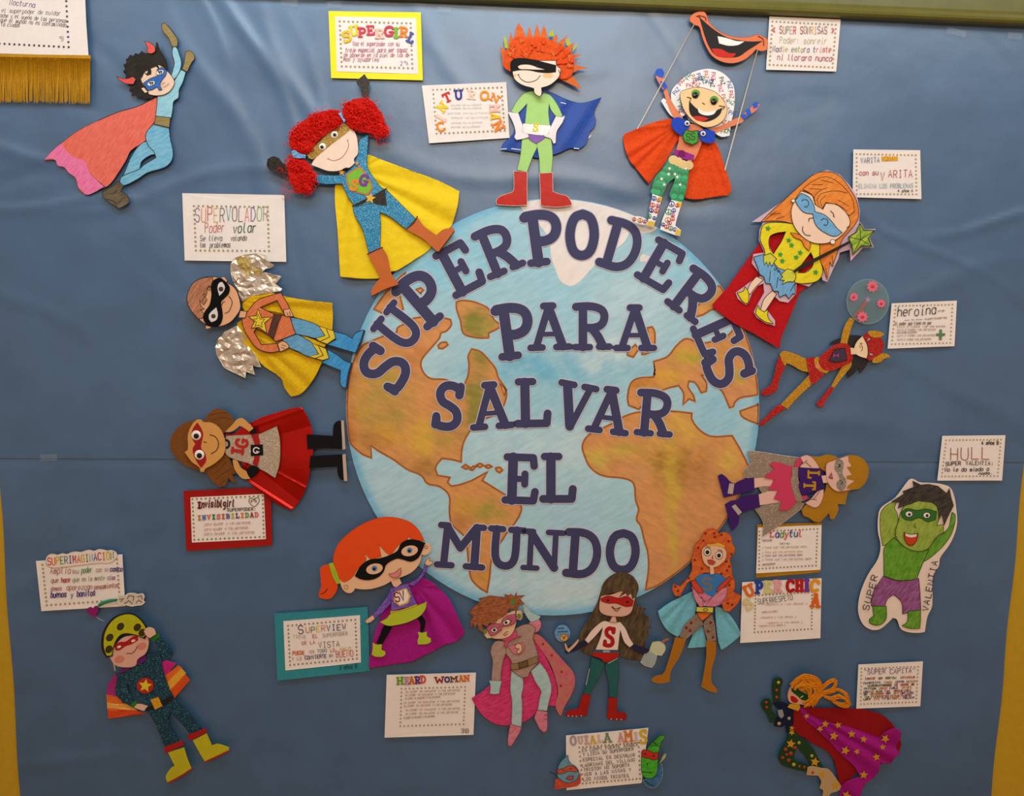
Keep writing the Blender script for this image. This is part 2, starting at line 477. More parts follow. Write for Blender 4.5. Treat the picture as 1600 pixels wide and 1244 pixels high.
lb = blend('#d99558', [(600, 600, 35, 25, '#b9a140', .8), (575, 640, 20, 35, '#a79a3c', .8), (620, 650, 25, 25, '#a8983a', .7), (605, 680, 22, 16, '#dfa63a', .8), (660, 690, 25, 30, '#e0b13c', .8), (690, 680, 16, 25, '#a9993a', .6),
    (745, 640, 22, 60, '#94893a', .95), (750, 540, 14, 40, '#96883a', .9), (745, 505, 26, 22, '#8f8634', 1), (760, 510, 14, 10, '#b9a54a', .8), (650, 560, 20, 20, '#c87f42', .6), (560, 620, 14, 60, '#d89a4a', .7), (545, 680, 10, 40, '#bf6f35', .8),
    (660, 730, 26, 16, '#a37433', .7), (580, 690, 26, 20, '#b57a3a', .6), (725, 790, 22, 26, '#d8a13e', .6), (765, 800, 24, 16, '#a2993e', .9), (718, 815, 18, 14, '#b27340', .6), (755, 900, 14, 24, '#c39038', .6), (800, 815, 12, 18, '#d49a5c', .5),
    (960, 710, 46, 10, '#d6b04c', .9), (975, 698, 18, 8, '#b9a845', .8), (935, 722, 12, 14, '#c8b350', .7), (1030, 715, 26, 30, '#ddb045', .8), (1070, 670, 30, 30, '#dcae4e', .8), (1060, 730, 46, 28, '#a9752b', .9), (1075, 745, 20, 14, '#925f22', .6), (1050, 760, 12, 60, '#cfae3c', .9),
    (1052, 850, 8, 50, '#cfae44', .8), (1140, 720, 16, 22, '#dcb24e', .8), (1000, 740, 26, 20, '#d99c63', .7), (1090, 800, 40, 60, '#d0905a', .6), (1030, 890, 22, 26, '#cc8a5c', .6), (1070, 555, 26, 14, '#d9ab38', .9), (1040, 590, 26, 14, '#dba63a', .8), (1090, 560, 30, 8, '#a9a040', .7), (1000, 600, 26, 10, '#c8842f', .8),
    (1150, 590, 16, 12, '#b4a645', .7), (1115, 475, 24, 14, '#cda33a', .8), (1150, 530, 24, 20, '#cf9146', .7), (1145, 610, 30, 14, '#d79361', .8), (580, 470, 12, 12, '#d18c55', .6)])
brown, wash = [], []
def land(name, pts, d=9.5, n=4, inked=True):
    q = smooth(pts, True, n)
    q = [(x, y) if math.hypot((x - GC[0]) / 321, (y - GC[1]) / 324) < 1 else
         (GC[0] + (x - GC[0]) / math.hypot((x - GC[0]) / 321, (y - GC[1]) / 324), GC[1] + (y - GC[1]) / math.hypot((x - GC[0]) / 321, (y - GC[1]) / 324)) for x, y in q]
    slab(name, [q], LAND, globe, d, .3, grid=3.6, paint=lb)
    brown.append((q + [q[0]], 1.5, d + .14)); wash.append((q + [q[0]], 3.4, d + .07))
def islet(pts): land('island', pts, 9.5, 3)
land('continent', Z(FA, '40 1180 62 1080 95 975 140 905 190 880 260 850 335 828 345 800 390 775 420 750 520 735 600 740 655 752 660 782 630 820 600 830 590 860 540 920 490 980 480 1020 500 1070 540 1100 620 1105 680 1125 735 1140 760 1080 765 1010 760 970 780 925 830 940 880 990 920 1040 935 1090 960 1130 982 1165 972 1200')
     + Z(FB, '800 62 832 95 822 165 790 210 700 250 650 300 615 370 607 452 560 440 512 435 480 478 490 520 551 530 540 555 562 573 650 550 690 530 740 502 712 545 800 600 835 622 905 672 905 702 880 750 840 800 800 860 770 900 755 960 750 1020 737 1102 700 1080 662 1040 650 1000 640 900 632 835 600 800 560 760 550 700 548 620 500 575 440 560 410 520 340 490 270 440 200 400 157 370 160 432 110 410 45 345 25 280 20 150'))
islet(Z(FA, '205 690 240 640 270 600 350 510 390 475 385 500 350 560 360 620 377 690 355 705 330 690 270 715'))
land('island', Z(FA, '690 650 720 640 780 645 840 665 880 690 910 750 945 780 940 800 880 830 880 858 830 860 770 850 730 830 715 760 692 690'))
for s in ('583 905 600 888 630 885 640 900 610 922 588 920', '455 575 480 565 495 578 480 595 480 600'): islet(Z(FA, s))
for s in ('612 478 630 466 648 478 632 488', '650 490 668 474 680 478 664 494', '684 470 702 461 720 470 700 480', '726 474 745 467 760 476 742 484', '780 484 800 480 814 494 800 506 786 498', '730 200 742 190 750 200 738 214'): islet(Z(FB, s))
for s in ('572 800 600 795 615 830 612 930 560 955 540 955 545 930 575 900', '455 945 500 900 520 925 488 972 455 962'): islet(Z(FC, s))
islet(Z(FC, '1060 540 1030 542 972 560 960 610 905 640 850 690 848 738 900 722 960 690 1010 705 1040 620'))
land('continent', Z(FC, '1040 850 1090 790 1150 800 1210 850 1240 940 1260 1080 1250 1185 1190 1200 1120 1212 1085 1240')
     + Z(FD, '912 175 893 182 880 150 862 110 838 80 800 30 770 20 752 20 778 62 776 100 752 107 722 58 690 50 686 80 712 120 720 150 690 138 662 166 664 110 640 72 575 88 500 130 440 190 390 170 385 130 402 60 440 36 515 30 522 -10')
     + Z(FC, '612 1080 608 1000 690 970 740 910 797 865 850 880 900 892'))
islet(Z(FD, '1060 160 1000 180 945 200 955 225 1000 250 1060 268'))
land('continent', Z(FD, '370 225 440 205 600 200 705 210 705 240 740 290 800 325 905 322 940 380 985 470 1010 530 980 620 940 700 880 800 800 880 720 950 640 1010 560 1060 475 1090 490 980 485 900 470 850 450 770 430 740 440 690 425 640 415 560 370 535 260 520 200 480 170 420 160 370 190 320 270 280 330 250'))
tag(ribbons('coast_wash', wash, crayon('#b8733c', '#cc8a50', .5, 40, 3), globe), kind='stuff')
tag(ribbons('coastline', brown, paper('#8f5429', .7, .2), globe), kind='stuff')
ice = smooth(Z(FC, '-190 70 -100 50 0 38 200 40 400 80 560 130 650 190 600 235 520 242 470 230 430 300 330 370 270 420 200 500 150 545 110 553 60 525 30 460 5 380 -10 280 -60 200 -150 120'))
ice = [(x, y) if math.hypot((x - GC[0]) / 322, (y - GC[1]) / 325) < 1 else (GC[0] + (x - GC[0]) / math.hypot((x - GC[0]) / 322, (y - GC[1]) / 325), GC[1] + (y - GC[1]) / math.hypot((x - GC[0]) / 322, (y - GC[1]) / 325)) for x, y in ice]
slab('ice_cap', [ice], painted('ice_paint', (1, 1, 3), 1.0, 24, .10), globe, 9.5, .3, grid=7, paint=blend('#f0e6de', [(900, 330, 60, 20, '#e4dcd4', .6), (880, 420, 20, 30, '#f2e2d8', .6), (990, 345, 30, 16, '#dfe0de', .6)]))
slab('ice_cap', [smooth(Z(FC, '545 365 585 380 575 412 530 412 530 385'))], painted('ice_paint'), globe, 9.5, .3, grid=4, paint=blend('#eadfd6', []))

# ------------------------------------------------------------------ slab-serif cut-out letters
SLAB = {
 'P': [('30 90 34 6', 19), ('12 90 50 91 80 84 90 68 80 50 55 43 36 45', 18), ('14 6 56 6', 14), ('8 88 14 88', 17)],
 'S': [('84 74 84 86 60 92 35 90 20 76 30 58 55 50 78 40 85 22 70 9 42 6 20 10 15 24', 18), ('86 92 85 74', 17), ('14 8 15 26', 17)],
 'U': [('22 92 22 35 32 14 52 8 70 15 78 35 78 92', 18), ('6 92 40 92', 15), ('62 92 95 92', 15)],
 'E': [('27 92 27 8', 19), ('10 92 82 92', 15), ('84 92 87 76', 15), ('27 50 60 50', 12), ('62 60 62 40', 14), ('8 8 86 8', 15), ('88 8 92 26', 15)],
 'R': [('28 90 28 6', 18), ('10 90 48 91 76 84 84 70 76 53 52 46 32 47', 17), ('50 46 66 30 80 8', 18), ('70 7 97 7', 14), ('8 6 46 6', 14)],
 'O': [('50 91 74 84 87 62 87 38 74 16 50 9 26 16 13 38 13 62 26 84 50 91', 19)],
 'D': [('26 92 26 8', 18), ('8 92 50 92 77 80 88 52 78 22 52 8 8 8', 17)],
 'A': [('50 90 17 8', 15), ('50 90 82 8', 18), ('28 34 70 34', 10), ('3 7 32 7', 14), ('66 7 98 7', 14), ('38 92 61 92', 15)],
 'L': [('30 92 30 8', 19), ('12 93 52 93', 15), ('8 8 84 8', 16), ('88 8 91 28', 16)],
 'V': [('20 90 47 8', 19), ('82 90 49 8', 14), ('3 93 38 93', 14), ('66 93 98 93', 14)],
 'M': [('20 92 17 8', 16), ('20 90 50 46 80 90', 17), ('82 92 82 8', 18), ('3 7 34 7', 14), ('64 7 99 7', 14), ('6 93 22 93', 14), ('80 93 97 93', 14)],
 'N': [('20 92 20 7', 14), ('20 90 80 10', 20), ('80 92 80 8', 14), ('4 93 25 93', 14), ('62 93 98 93', 14), ('4 7 38 7', 13)],
 'I': [('50 92 50 8', 26), ('20 92 80 92', 18), ('20 8 80 8', 18)], 'T': [('50 92 50 8', 20), ('10 92 90 92', 17), ('10 92 8 76', 15), ('90 92 92 76', 15), ('30 7 70 7', 14)],
 'C': [('84 74 82 84 52 91 26 82 14 50 26 16 54 9 84 20', 19)], 'G': [('84 76 80 86 52 91 26 82 14 50 26 16 54 9 82 16 82 42', 19), ('56 44 94 44', 15)],
 'H': [('22 92 22 8', 20), ('78 92 78 8', 20), ('22 50 78 50', 18), ('6 93 38 93', 14), ('62 93 94 93', 14), ('6 7 38 7', 14), ('62 7 94 7', 14)],
 'W': [('12 92 28 8 50 66 72 8 88 92', 17), ('2 93 26 93', 14), ('74 93 98 93', 14)], 'Z': [('12 90 84 90 16 10 88 10', 18), ('12 90 12 72', 15), ('88 10 88 28', 15)],
 'F': [('27 92 27 8', 19), ('10 92 86 92', 16), ('27 50 66 50', 14)], 'B': [('24 92 24 8', 18), ('8 92 50 92 78 84 78 62 50 52 24 52', 16), ('50 52 84 44 84 16 52 8 8 8', 16)], 'Y': [('12 92 50 48 88 92', 18), ('50 48 50 8', 20), ('30 8 70 8', 14)]}
def slab_polys(ch, cx, cy, w, h, rot, grow=0, bold=1.0, skew=0):
    a = math.radians(rot); R_, U_ = (math.cos(a), math.sin(a)), (math.sin(a), -math.cos(a)); out = []
    for s, wd in SLAB[ch]:
        q = []
        for u, v in nums(s):
            X, Y = (u / 100 - .5) * w + (v / 100 - .5) * h * skew, (v / 100 - .5) * h
            q.append((cx + R_[0] * X + U_[0] * Y, cy + R_[1] * X + U_[1] * Y))
        out += strokes_polys([smooth(q, False, 4, 65)], wd / 100 * h * bold + grow)
    return out
NAVY = paper('#3c3d61', .6, .05); RIM = paper('#c9c2cc', .65, .05)
ORD = ['first', 'second', 'third', 'fourth', 'fifth', 'sixth', 'seventh', 'eighth', 'ninth', 'tenth', 'eleventh', 'twelfth']
def title(word, rows, place):
    for i, (ch, x, y, w, h, rot) in enumerate(rows):
        t = thing('cutout_letter', 'navy cut-out letter %s, %s letter of %s, %s' % (ch, ORD[i], word, place), 'letter', (x, y), 10.4, 'navy title letters on the globe')
        slab('rim', slab_polys(ch, x, y, w, h, rot, 2.6), RIM, t, 10.6, .7)
        slab('face', slab_polys(ch, x, y, w, h, rot), NAVY, t, 10.9, .3)
title('SUPERPODERES', [('S', 600, 576, 62, 78, -60), ('U', 623, 512, 59, 71, -52), ('P', 660, 466, 62, 89, -39), ('E', 718, 419.5, 58, 82, -28), ('R', 777, 390, 62, 80, -22), ('P', 847, 371, 60, 87, -6),
    ('O', 909.5, 367, 49, 79, 2), ('D', 971, 384, 62, 81, 16), ('E', 1033, 414, 58, 76, 30), ('R', 1084, 459, 60, 78, 37), ('E', 1121, 522, 54, 74, 66), ('S', 1138.5, 573, 58, 74, 66)], 'arched over the globe')
title('PARA', [('P', 802, 517, 60, 88, -6), ('A', 858, 510, 64, 76, -2), ('R', 924, 509.5, 60, 75, 0), ('A', 992, 512, 62, 74, 0)], 'second row')
title('SALVAR', [('S', 700, 634, 47, 75, 6), ('A', 767, 633.5, 64, 76, -4), ('L', 832, 629.5, 57, 77, -1), ('V', 898, 635, 58, 76, 11), ('A', 952, 641, 62, 76, 7), ('R', 1022, 645, 58, 74, 5)], 'middle row')
title('EL', [('E', 813.5, 748.5, 55, 80, 2), ('L', 872, 747, 56, 78, 0)], 'row of two letters')
title('MUNDO', [('M', 719.5, 853.5, 74, 72, 4), ('U', 790, 856, 56, 68, 4), ('N', 848, 860, 64, 66, 3), ('D', 911, 865, 58, 76, 4), ('O', 973, 862, 52, 70, 3)], 'lowest row')
# ------------------------------------------------------------------ paper heroes
class Fig:
    """one stuck-on cut-out: pieces are laid one over the other, each a little further from the wall"""
    def __init__(s, name, label, cat, f, d=9.0, center=None, group=None):
        s.f, s.d, s.lines, s.step = f, d, {}, .45
        c = center or (f[0] + 60, f[1] + 60)
        s.o = thing(name, label, cat, c, d, group); s.last = None
    def P(s, pts): return Z(s.f, pts)
    def p(s, name, pts, m, t=.8, sm=True, holes=(), edge=None, ec='#1d1a1c', parent=None, label=None, up=None, grid=0, fn=None, paint=None, shade=False, n=4, corner=58):
        s.d += s.step if up is None else up
        polys = pts if isinstance(pts, list) and isinstance(pts[0], str) else [pts]
        polys = [smooth(Z(s.f, q), True, n, corner) if sm else Z(s.f, q) for q in polys]
        hs = [smooth(Z(s.f, h), True, n) for h in holes]
        o = slab(name, polys, m, parent or s.o, s.d, t, hs, grid, fn, shade, paint)
        if label: o['label'] = label
        if edge:
            for q in polys + hs:
                s.lines.setdefault(ec, []).append((q + [q[0]], edge, s.d + .22))
        s.last = o; return o
    def ink(s, lines, wd=1.0, c='#1d1a1c', closed=False, up=.25, sm=True):
        for l in (lines if isinstance(lines, list) else [lines]):
            q = smooth(Z(s.f, l), closed, 4, 70) if sm else Z(s.f, l)
            s.lines.setdefault(c, []).append((q + [q[0]] if closed else q, wd, s.d + up))
    def tint(s, lines, wd, c, up=.3): s.ink(lines, wd, c, up=up)
    def text(s, txt, x0, y0, x1, y1, h, c='#1d1a1c', wd=1.0, fill=.74, up=.25):
        (a, b), (e, g) = Z(s.f, [(x0, y0), (x1, y1)])
        for i, (ch, st) in enumerate(text_strokes(txt, a, b, e, g, h / s.f[2], 0, fill)):
            cc = c[i % len(c)] if isinstance(c, (list, tuple)) else c
            for q in st: s.lines.setdefault(cc, []).append((q, wd, s.d + up))
    def slabtext(s, txt, spots, m, t=1.6, bold=1.2, parent=None, name='foam_letter', up=.3):
        """thick foam letters: spots = (x, y, w, h, rot) in zoom pixels"""
        s.d += up
        for i, (ch, (x, y, w_, h, r)) in enumerate(zip(txt, spots)):
            (a, b), = Z(s.f, [(x, y)]); mm = m[i % len(m)] if isinstance(m, list) else m
            slab(name, slab_polys(ch, a, b, w_ / s.f[2], h / s.f[2], r, 0, bold), mm, parent or s.o, s.d + t * .6, t)
    def eye(s, x, y, r, white='#f2eee6', pupil='#15120f', pr=.55, px=0, py=0, h=2.2, ry=None, parent=None, iris=None):
        (a, b), = Z(s.f, [(x, y)]); k = s.f[2]
        o = dome('eye', a, b, r / k, h, gloss(white, .2), parent or s.o, s.d + .1, (ry or r) / k)
        if iris: dome('iris', a + px / k, b + py / k, r * pr * 1.5 / k, h * .6, gloss(iris, .3), o, s.d + .1 + h * .62)
        dome('pupil', a + px / k, b + py / k, r * pr / k, h * .62, gloss(pupil, .15), o, s.d + .1 + h * (.62 if not iris else .75))
        return o
    def dot(s, name, x, y, r, m, h=.8, parent=None, ry=None, n=12):
        (a, b), = Z(s.f, [(x, y)]); k = s.f[2]
        return dome(name, a, b, r / k, h, m, parent or s.o, s.d + .1, (ry or r) / k, n, 3)
    def cloth(s, name, pts, m, anchor, folds=9, amp=4.0, lift=3.0, grid=2.4, sm=True, label=None, edge=None, ec='#1d1a1c', noise_amp=.6, seed=0, rise=None):
        """gathered cloth or crepe: pleats fan out from the anchor and deepen towards the hem"""
        s.d += s.step
        q = smooth(Z(s.f, pts), True, 4) if sm else Z(s.f, pts)
        (ax, ay), = Z(s.f, [anchor]); R0 = max(math.hypot(x - ax, y - ay) for x, y in q)
        ph = seed * 1.7
        def fn(x, y):
            dx, dy = x - ax, y - ay; r = math.hypot(dx, dy) / R0; a = math.atan2(dy, dx)
            v = (1 + math.sin(a * folds + ph + 1.4 * math.sin(a * folds * .37 + ph))) * .5
            e = amp * min(1, r * 1.25 + .12) * (v ** .8)
            e += noise_amp * mnoise.noise((x / 11, y / 11, seed)) + noise_amp * .5 * mnoise.noise((x / 4, y / 4, seed + 9))
            return max(0, e) + lift * min(1, r)
        o = slab(name, [q], m, s.o, s.d, 1.0, grid=grid, fn=fn, shade=True)
        if label: o['label'] = label
        s.last = o; s.top = s.d + amp + lift
        return o
    def rect(s, x, y, w_, h, rot=0):
        a = math.radians(rot); c, n = math.cos(a), math.sin(a)
        return ' '.join('%.1f %.1f' % (x + u * w_ / 2 * c - v * h / 2 * n, y + u * w_ / 2 * n + v * h / 2 * c) for u, v in ((-1, -1), (1, -1), (1, 1), (-1, 1)))
    def ell(s, x, y, rx, ry=None, rot=0, n=16):
        return ' '.join('%.1f %.1f' % q for q in circle(x, y, rx, n, ry, math.radians(rot)))
    def star(s, x, y, r, rot=0, k=.45): return ' '.join('%.1f %.1f' % q for q in star(x, y, r, math.radians(rot), k))
    def done(s, name='drawn_lines'):
        for c, ls in s.lines.items(): tag(ribbons(name, ls, INK(c), s.o), kind='stuff')
        s.lines = {}
# ---- boy with red horns flying at the upper left
f = Fig('paper_hero', 'flying paper boy in light blue suit with red horns and long salmon cape', 'paper figure', (0, 0, 4), 9, (215, 180))
SALM = crayon('#de5f50', '#e97a66', .9, 45, 6); PINKC = crayon('#e2679b', '#ec86ae', .9, 50, 6); AQ = crayon('#86c0d2', '#a3d2dd', .5, 45, 5); AQ2 = crayon('#5fa9cb', '#8cc3d8', .5, 45, 5); OLV = crayon('#8e7a49', '#a18c5a', .3, 60, 4)
f.p('cape', '983 603 860 665 740 700 580 770 470 830 385 895 345 925 275 1000 345 1000 400 1045 470 1110 490 1175 530 1215 640 1180 690 1150 740 1080 790 1000 820 940 910 880 940 800 978 740', SALM, edge=1.0, fn=lambda x, y: 3 * max(0, (160 - x) / 90), grid=8)
f.p('cape_lining', '385 900 345 925 275 1000 310 990 345 1000 362 1035 400 1045 430 1080 470 1110 485 1140 490 1175 520 1190 530 1215 560 1215 655 1167 610 1130 560 1080 530 1010 480 990 430 960', PINKC, edge=.9, fn=lambda x, y: 3 * max(0, (160 - x) / 90), grid=8)
f.p('leg', '910 885 860 920 820 980 790 1050 752 1140 800 1120 870 1060 885 1010 940 970 975 960 1000 900', AQ2, edge=.9)
f.p('leg', '965 770 920 820 910 860 930 915 960 945 975 985 900 1030 865 1060 800 1085 755 1110 750 1150 775 1160 860 1120 920 1080 1030 1045 1075 1000 1080 940 1065 870 1055 790', AQ2, edge=1.0)
f.p('arm', '1085 285 1105 300 1120 340 1132 380 1130 420 1110 470 1085 500 1065 490 1085 420 1090 390 1076 330', AQ, edge=.8)
f.p('torso', '985 595 1040 570 1085 510 1105 480 1130 435 1162 450 1140 520 1120 560 1115 610 1085 635 1080 680 1070 738 972 728 980 660', AQ, edge=.9)
f.p('glove', '1010 150 1030 140 1055 170 1085 210 1110 250 1108 290 1075 290 1055 240 1015 190', OLV, edge=.7)
f.p('glove', '1160 325 1185 318 1210 335 1215 365 1195 395 1170 448 1138 432 1150 395', OLV, edge=.7)
f.p('belt', '975 725 1065 735 1058 797 963 775', OLV, edge=.9)
f.p('hair', '905 330 885 318 868 336 845 332 835 348 812 342 800 362 786 370 790 392 770 405 782 430 768 450 786 470 785 492 806 505 798 528 815 545 806 568 826 582 822 602 848 598 860 614 885 606 905 624 930 614 945 622 960 605 1000 560 1045 440 1040 380 1020 340 1000 310 985 265 975 265 970 300 940 330', crayon('#1b1714', '#2f2920', .4, 50, 3))
f.p('face', '985 405 940 420 900 450 880 490 895 530 920 560 930 590 975 598 1030 590 1070 560 1090 510 1060 460 1020 420', crayon('#e8c3a5', '#f1d2b8', .4, 40, 2), edge=.8)
f.p('ear', '880 552 900 545 925 575 905 582', crayon('#e8c3a5', '#f1d2b8', .4, 40, 2), edge=.7)
f.p('fringe', '985 405 1000 440 975 415 940 430 945 465 915 470 925 440 905 450 885 490 870 470 900 420 950 390', crayon('#1b1714', '#2f2920', .4, 50, 3), up=.3)
f.ink('918 425 940 430 942 455 920 470 908 455', 1.4)
f.p('mask', '895 520 940 490 985 475 980 435 1010 420 1042 440 1035 470 1012 500 1000 530 1012 560 995 565 982 542 950 560 922 565', crayon('#2d5fae', '#3f76c2', .4, 50, 2), edge=.8)
for x, y in ((945, 521), (1000, 452)):
    f.p('eye', f.ell(x, y, 25, 15, -20), paper('#efe9e2'), up=.25, edge=.6)
    f.ink(['%d %d %d %d' % (x - 6, y - 8, x - 2, y + 10), '%d %d %d %d' % (x + 6, y - 10, x + 8, y + 8), '%d %d %d %d' % (x - 12, y - 2, x + 14, y - 4)], 1.5)
f.ink('1010 530 1020 520 1030 515', .7, '#8a5a48'); f.ink('1020 545 1045 530 1055 520', .8, '#9a6a58')
f.p('horn', '902 257 935 265 960 285 970 305 965 325 940 335 920 325 920 290', crayon('#d94c44', '#e86458', .4, 50, 3), edge=.7)
f.p('horn', '725 475 760 490 800 490 830 478 848 495 835 525 800 525 760 510', crayon('#d94c44', '#e86458', .4, 50, 3), edge=.7)
f.f = (150, 20, 3.889)
f.p('boot', '135 1020 165 1050 150 1085 190 1110 205 1150 175 1172 140 1190 85 1155 40 1115 40 1088 80 1065 105 1050', crayon('#55493a', '#77684f', .4, 50, 3), edge=.8)
f.ink(['80 1100 110 1095 130 1075', '60 1130 110 1150 130 1185'], .9, '#2c241c'); f.done()

# ---- girl with curly red wool hair and a yellow cape
f = Fig('paper_hero', 'foam girl with curly red wool pigtails, glittery blue suit and wide yellow cape', 'paper figure', (400, 100, 3.3618), 9.5, (575, 300))
f.cloth('cape', '590 475 680 510 800 555 950 610 1068 668 1060 740 1035 830 1020 860 950 900 915 970 830 1030 740 1085 700 1095 650 1125 560 1128 442 1118 430 900 415 640 460 600', paper('#eecb12', .75, .05), (520, 560), 15, 7, 3, 2.2, seed=2, noise_amp=.9)
f.d = 20.5
BLG = glitter('#0f7fae', '#8fd2ea', 640, .14); TAN = gloss('#c4601d', .42, 0, .1); BLKF = glitter('#17120f', '#3a322b', 300, .3); SKIN = paper('#f3d6bf', .55, .04)
f.p('leg', '545 700 680 655 760 735 838 812 790 868 700 800 650 778 655 840 652 968 592 992 560 870 510 765', BLG, 1.8, edge=.7, ec='#123b4c')
f.p('torso', '545 400 590 370 585 470 585 540 620 600 660 650 690 660 670 720 520 750 480 690 452 628 330 625 300 578 400 585 455 580 500 545 530 480', BLG, 1.8, edge=.7, ec='#123b4c')
f.p('belt', '502 745 560 715 600 700 640 675 690 648 680 668 688 745 630 735 600 712 560 735 505 750', BLKF, 1.5)
f.p('emblem', '545 535 578 575 608 632 605 668 580 690 490 655 472 580', paper('#c7772a'), 1.0); f.p('emblem_field', '543 546 572 580 600 635 597 662 578 682 498 650 481 583', paper('#77ba35', .6), .8, up=.3)
f.slabtext('SG', [(515, 636, 42, 58, 10), (566, 610, 48, 62, 12)], [paper('#e8862a'), paper('#7d3a8e')], 1.3, 1.25)
f.p('star', f.star(600, 705, 30, 10), paper('#e8b53a'), 1.2); f.p('star', f.star(450, 570, 18), paper('#d99a3a'), 1, up=.2); f.p('star', f.star(530, 522, 13), paper('#d99a3a'), 1, up=.2)
f.p('boot', '845 800 880 850 920 880 948 900 985 868 1040 862 1042 880 960 988 940 975 880 920 788 868 830 835', TAN, 1.6); f.ink('1042 880 960 988', 1.6, '#3a1a0c'); f.ink('848 800 830 835 790 868', 1.8, '#5a1f12')
f.p('boot', '662 962 690 1010 700 1060 715 1110 752 1160 690 1180 610 1220 605 1195 630 1150 652 1125 620 1060 585 1000', TAN, 1.6); f.ink('752 1160 690 1180 610 1220', 1.6, '#3a1a0c'); f.ink('585 1000 625 980 664 964', 2.0, '#5a1f12')
f.p('glove', '550 70 570 52 580 70 597 90 590 130 588 165 592 205 575 190 555 165 550 130 530 105 528 85', BLKF, 1.6)
f.p('glove', '60 500 90 485 120 495 135 515 160 535 170 590 130 580 85 560 58 540', BLKF, 1.6)
f.p('face', '330 470 300 510 290 530 330 545 380 562 440 560 470 545 490 545 520 520 515 500 535 470 535 420 525 370 500 335 460 310 380 350', SKIN, 2.0, edge=.5, ec='#8a6a58')
f.ink('378 498 410 508 450 492 475 460 487 425 480 400', .9, '#b1452f'); f.ink(['374 502 382 494', '476 402 486 398'], .7, '#b1452f')
f.p('mask', '470 318 500 330 490 350 460 375 400 420 340 470 300 500 275 495 270 470 330 410 400 350', glitter('#9a7224', '#e2c46a', 620, .2), .8)
f.eye(411, 371, 19, px=2, py=1); f.eye(349, 434, 19, px=-2, py=2)
def curls(spots, n, seed, thick=.5, name='curly_hair', m=None, size=(2.0, 5.0)):
    rr = random.Random(seed); paths = []
    for x, y, rx, ry, rot, top in spots:
        for i in range(n):
            a, q = rr.uniform(0, 6.283), math.sqrt(rr.random()); c, s = math.cos(rot), math.sin(rot)
            ex, ey = rx * q * math.cos(a), ry * q * math.sin(a); px, py = x + ex * c - ey * s, y + ex * s + ey * c
            dd = f.d + 2 + top * (1 - q * q) * rr.uniform(.3, 1); r0 = rr.uniform(*size); ph = rr.uniform(0, 6.28); sp = rr.uniform(3.5, 9); vx, vy = rr.uniform(-3, 3), rr.uniform(-3, 3); pts = []
            for k in range(15):
                t = k / 14; an = ph + t * sp; pts.append((px + vx * t + r0 * math.cos(an), py + vy * t + r0 * math.sin(an) * .9, dd + 2.5 * math.sin(an * 1.3)))
            paths.append((pts, thick))
    return tubes(name, paths, m, f.o, 3, False)
RED = fabric('#e0180a', .6)
f.p('wig_base', ['188 440 175 400 200 345 260 290 330 255 400 240 440 250 462 290 440 320 380 360 320 410 270 470 230 465', '455 240 480 205 540 180 610 195 650 250 690 340 680 385 620 370 560 355 490 330 465 290', '190 500 240 495 290 540 310 620 260 680 200 650 175 590 165 530'], fabric('#c21308', .8), 2.0, fn=lambda x, y: 4, grid=5)
X = lambda x, y: Z(f.f, [(x, y)])[0]
sp = []
for x, y, rx, ry in ((250, 400, 20, 20), (300, 340, 22, 20), (370, 300, 20, 16), (215, 370, 12, 18), (410, 290, 14, 14), (240, 440, 14, 8), (330, 300, 18, 12), (500, 270, 14, 18), (560, 240, 20, 16), (600, 290, 18, 22), (540, 310, 18, 13), (640, 340, 12, 13), (655, 360, 9, 9), (500, 225, 10, 8), (215, 540, 12, 12), (240, 600, 18, 20), (250, 655, 12, 8), (195, 520, 9, 12), (285, 610, 8, 14)):
    a, b = X(x, y); sp.append((a, b, rx, ry, 0, 9))
tag(curls(sp, 40, 5, .55, 'curly_hair', RED), kind='stuff')
sp = [(X(*q)[0], X(*q)[1], 12, 10, 0, 3) for q in ((165, 670), (650, 410), (180, 440), (600, 200), (330, 250), (470, 215), (150, 560), (660, 300), (180, 640))]
tag(curls(sp, 6, 9, .28, 'stray_curls', RED, (2, 6)), kind='stuff')
f.d += 9
f.p('hair_tie', '185 462 200 450 230 470 262 478 258 494 220 495 195 490', glitter('#2f7fc2', '#a8d8f0', 620, .3), 3); f.p('hair_tie', '432 262 448 250 456 280 470 295 462 308 450 285', glitter('#2f7fc2', '#a8d8f0', 620, .3), 3); f.done()

# ---- spiky orange-haired boy in green with a blue cape
f = Fig('paper_hero', 'masked boy in pale green with spiky orange hair, red boots and blue cape', 'paper figure', (740, 20, 3.8864), 10, (843, 200))
BL = gloss('#0f459f', .42, 0, .25, 26, .3)
f.p('cape', '420 475 480 488 560 525 640 548 700 540 775 515 740 580 732 620 742 650 735 690 700 730 685 790 640 825 590 820 520 850 440 870 380 880 330 860 260 845 165 830 180 795 240 735 280 600', BL, .8, edge=.9, ec='#14233f', grid=5, fn=lambda x, y: 1.5 + 1.3 * math.sin(x / 7 + y / 11))
f.d += 3.0
GRN = paper('#abd67c', .7, .04); RDB = gloss('#bd1509', .35, 0, .15, 24, .3)
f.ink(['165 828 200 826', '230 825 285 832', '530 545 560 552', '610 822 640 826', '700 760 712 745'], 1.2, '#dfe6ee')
f.p('leg', '295 755 385 750 395 790 360 870 325 965 265 955 285 860', GRN, edge=.4, ec='#4f6f40'); f.p('leg', '385 790 400 760 470 755 480 860 472 975 402 972 398 880', GRN, edge=.4, ec='#4f6f40')
f.p('torso', '330 480 380 478 410 505 425 485 465 500 510 560 540 625 510 640 470 590 458 550 455 610 465 700 465 750 305 750 315 640 325 550 290 590 265 610 228 600 260 540 300 495', GRN, edge=.5, ec='#44603a')
f.p('trunks', '325 735 435 735 430 762 380 795 335 765', paper('#8a62b0', .7), edge=.3)
